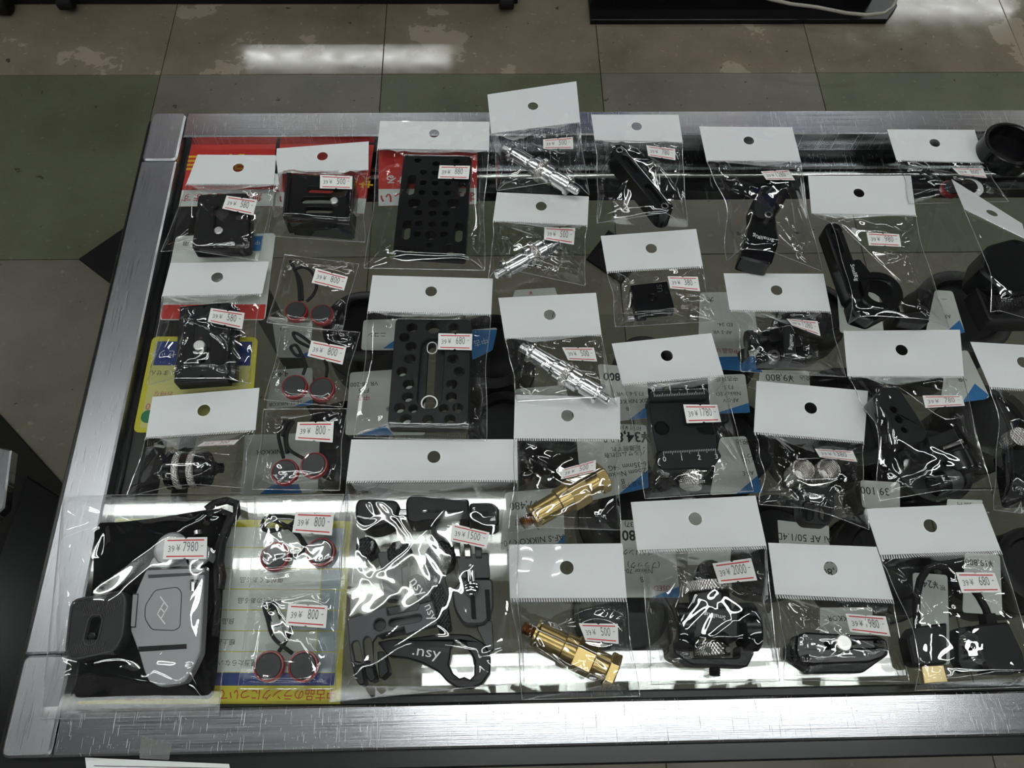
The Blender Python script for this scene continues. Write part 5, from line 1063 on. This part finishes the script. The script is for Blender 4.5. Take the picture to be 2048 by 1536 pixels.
for i, (x0, x1, c) in enumerate(((-2300, -1700, 'goods_white'), (-1700, -1250, 'goods_blue'), (-1250, -1000, 'goods_red'), (-1000, -700, 'goods_white'), (-700, -450, 'goods_tan'), (-450, -150, 'goods_white'), (-150, 150, 'dark_grey'), (150, 500, 'goods_blue'), (500, 800, 'goods_white'), (800, 900, 'goods_red'), (900, 1250, 'goods_blue'), (1250, 1700, 'goods_white'), (1700, 2300, 'goods_tan'))):
    part('signboard', MB().box(x0+4, x1-4, 0, 30, 0, 400, ch=2), c, t)
for x in (-2000, 0, 2000): part('hanger', MB().cyl((x, 15, 395), (x, 15, 449), 6, 10), 'steel', t)
t = thing('black_plinth', 'low black plinth with a pale cable on it at the top right', 'plinth', (*fl((1485, 48)), 0)); o = np.array(fl((1485, 48)))
pq = [np.array(fl(p)) - o for p in ((1180, 49), (1770, 48), (1790, 20))]
part('body', MB().prism([tuple(pq[0]), tuple(pq[1]), tuple(pq[2]), (pq[2][0], 420), (pq[0][0], 420)], 0.2, 12, ch=1), 'black_satin', t); part('upper_block', MB().prism([(pq[0][0]+4, 60), (pq[1][0]-20, 60), (pq[1][0]-20, 420), (pq[0][0]+4, 420)], 12, 70, ch=2), 'black_satin', t)
cp = [(*fl(p, 75 if i < 8 else 30), FZ + (75 if i < 8 else 30)) for i, p in enumerate(((1500, -6), (1540, 5), (1580, 14), (1630, 20), (1690, 32), (1730, 36), (1765, 32), (1782, 20), (1786, 5), (1784, -20)))]
c0 = cp[4]; t = thing('power_cable', 'pale grey cable draped over the black plinth', 'cable', (c0[0], c0[1], 82)); part('sheath', MB().tube([(x-c0[0], y-c0[1], 0) for x, y, z in cp], 3.5, 8), mat('cable_grey', (0.42, 0.40, 0.34), 0.5, var=0.1), t, sharp=60)
# dark furniture at the left
on_floor('floor_mat', 'dark green black mat on the floor at the left picture edge', 'mat', [(-160, 700), (0, 828), (142, 985), (120, 1536), (-160, 1536)], 0.2, 5, mat('mat_dark', (0.006, 0.007, 0.005), 0.6, spec=0.2, var=0.3), ch=1)
t, c = on_floor('low_cabinet', 'black low cabinet in the shade at the lower left edge', 'cabinet', [(52, 950), (132, 1000), (20, 1560), (-140, 1500)], 0.5, 120, 'black_satin', ch=3, top=120)
part('chrome_trim', MB().prism([(x-c[0], y-c[1]) for x, y in [fl(p, 135) for p in ((-60, 880), (22, 900), (8, 1015), (-60, 1080))]], 118, 135, ch=2), 'frame_y', t)
# paper label and tape on the counter front
a = Item('paper_label', 'white paper label taped under the front frame at lower left', 'label', (315, 1526), -5, group=None)
a.part('paper', MB().prism(a.qs([(170, 1515), (458, 1528), (470, 1600), (180, 1600)], -5), -5.4, -5), 'paper_white', sharp=0); a.part('print_line', MB().prism(a.qs([(188, 1531), (458, 1536), (458, 1537.5), (188, 1532.5)], -5), -5, -4.9), 'ink_black', sharp=0)
a = Item('tape_strip', 'strip of clear tape holding the paper label to the front frame', 'tape', (310, 1495), 2)
a.part('tape', MB().prism(a.qs([(282, 1474), (343, 1487), (338, 1520), (279, 1517)], 1.4), 1.3, 1.5), 'tape', sharp=0)
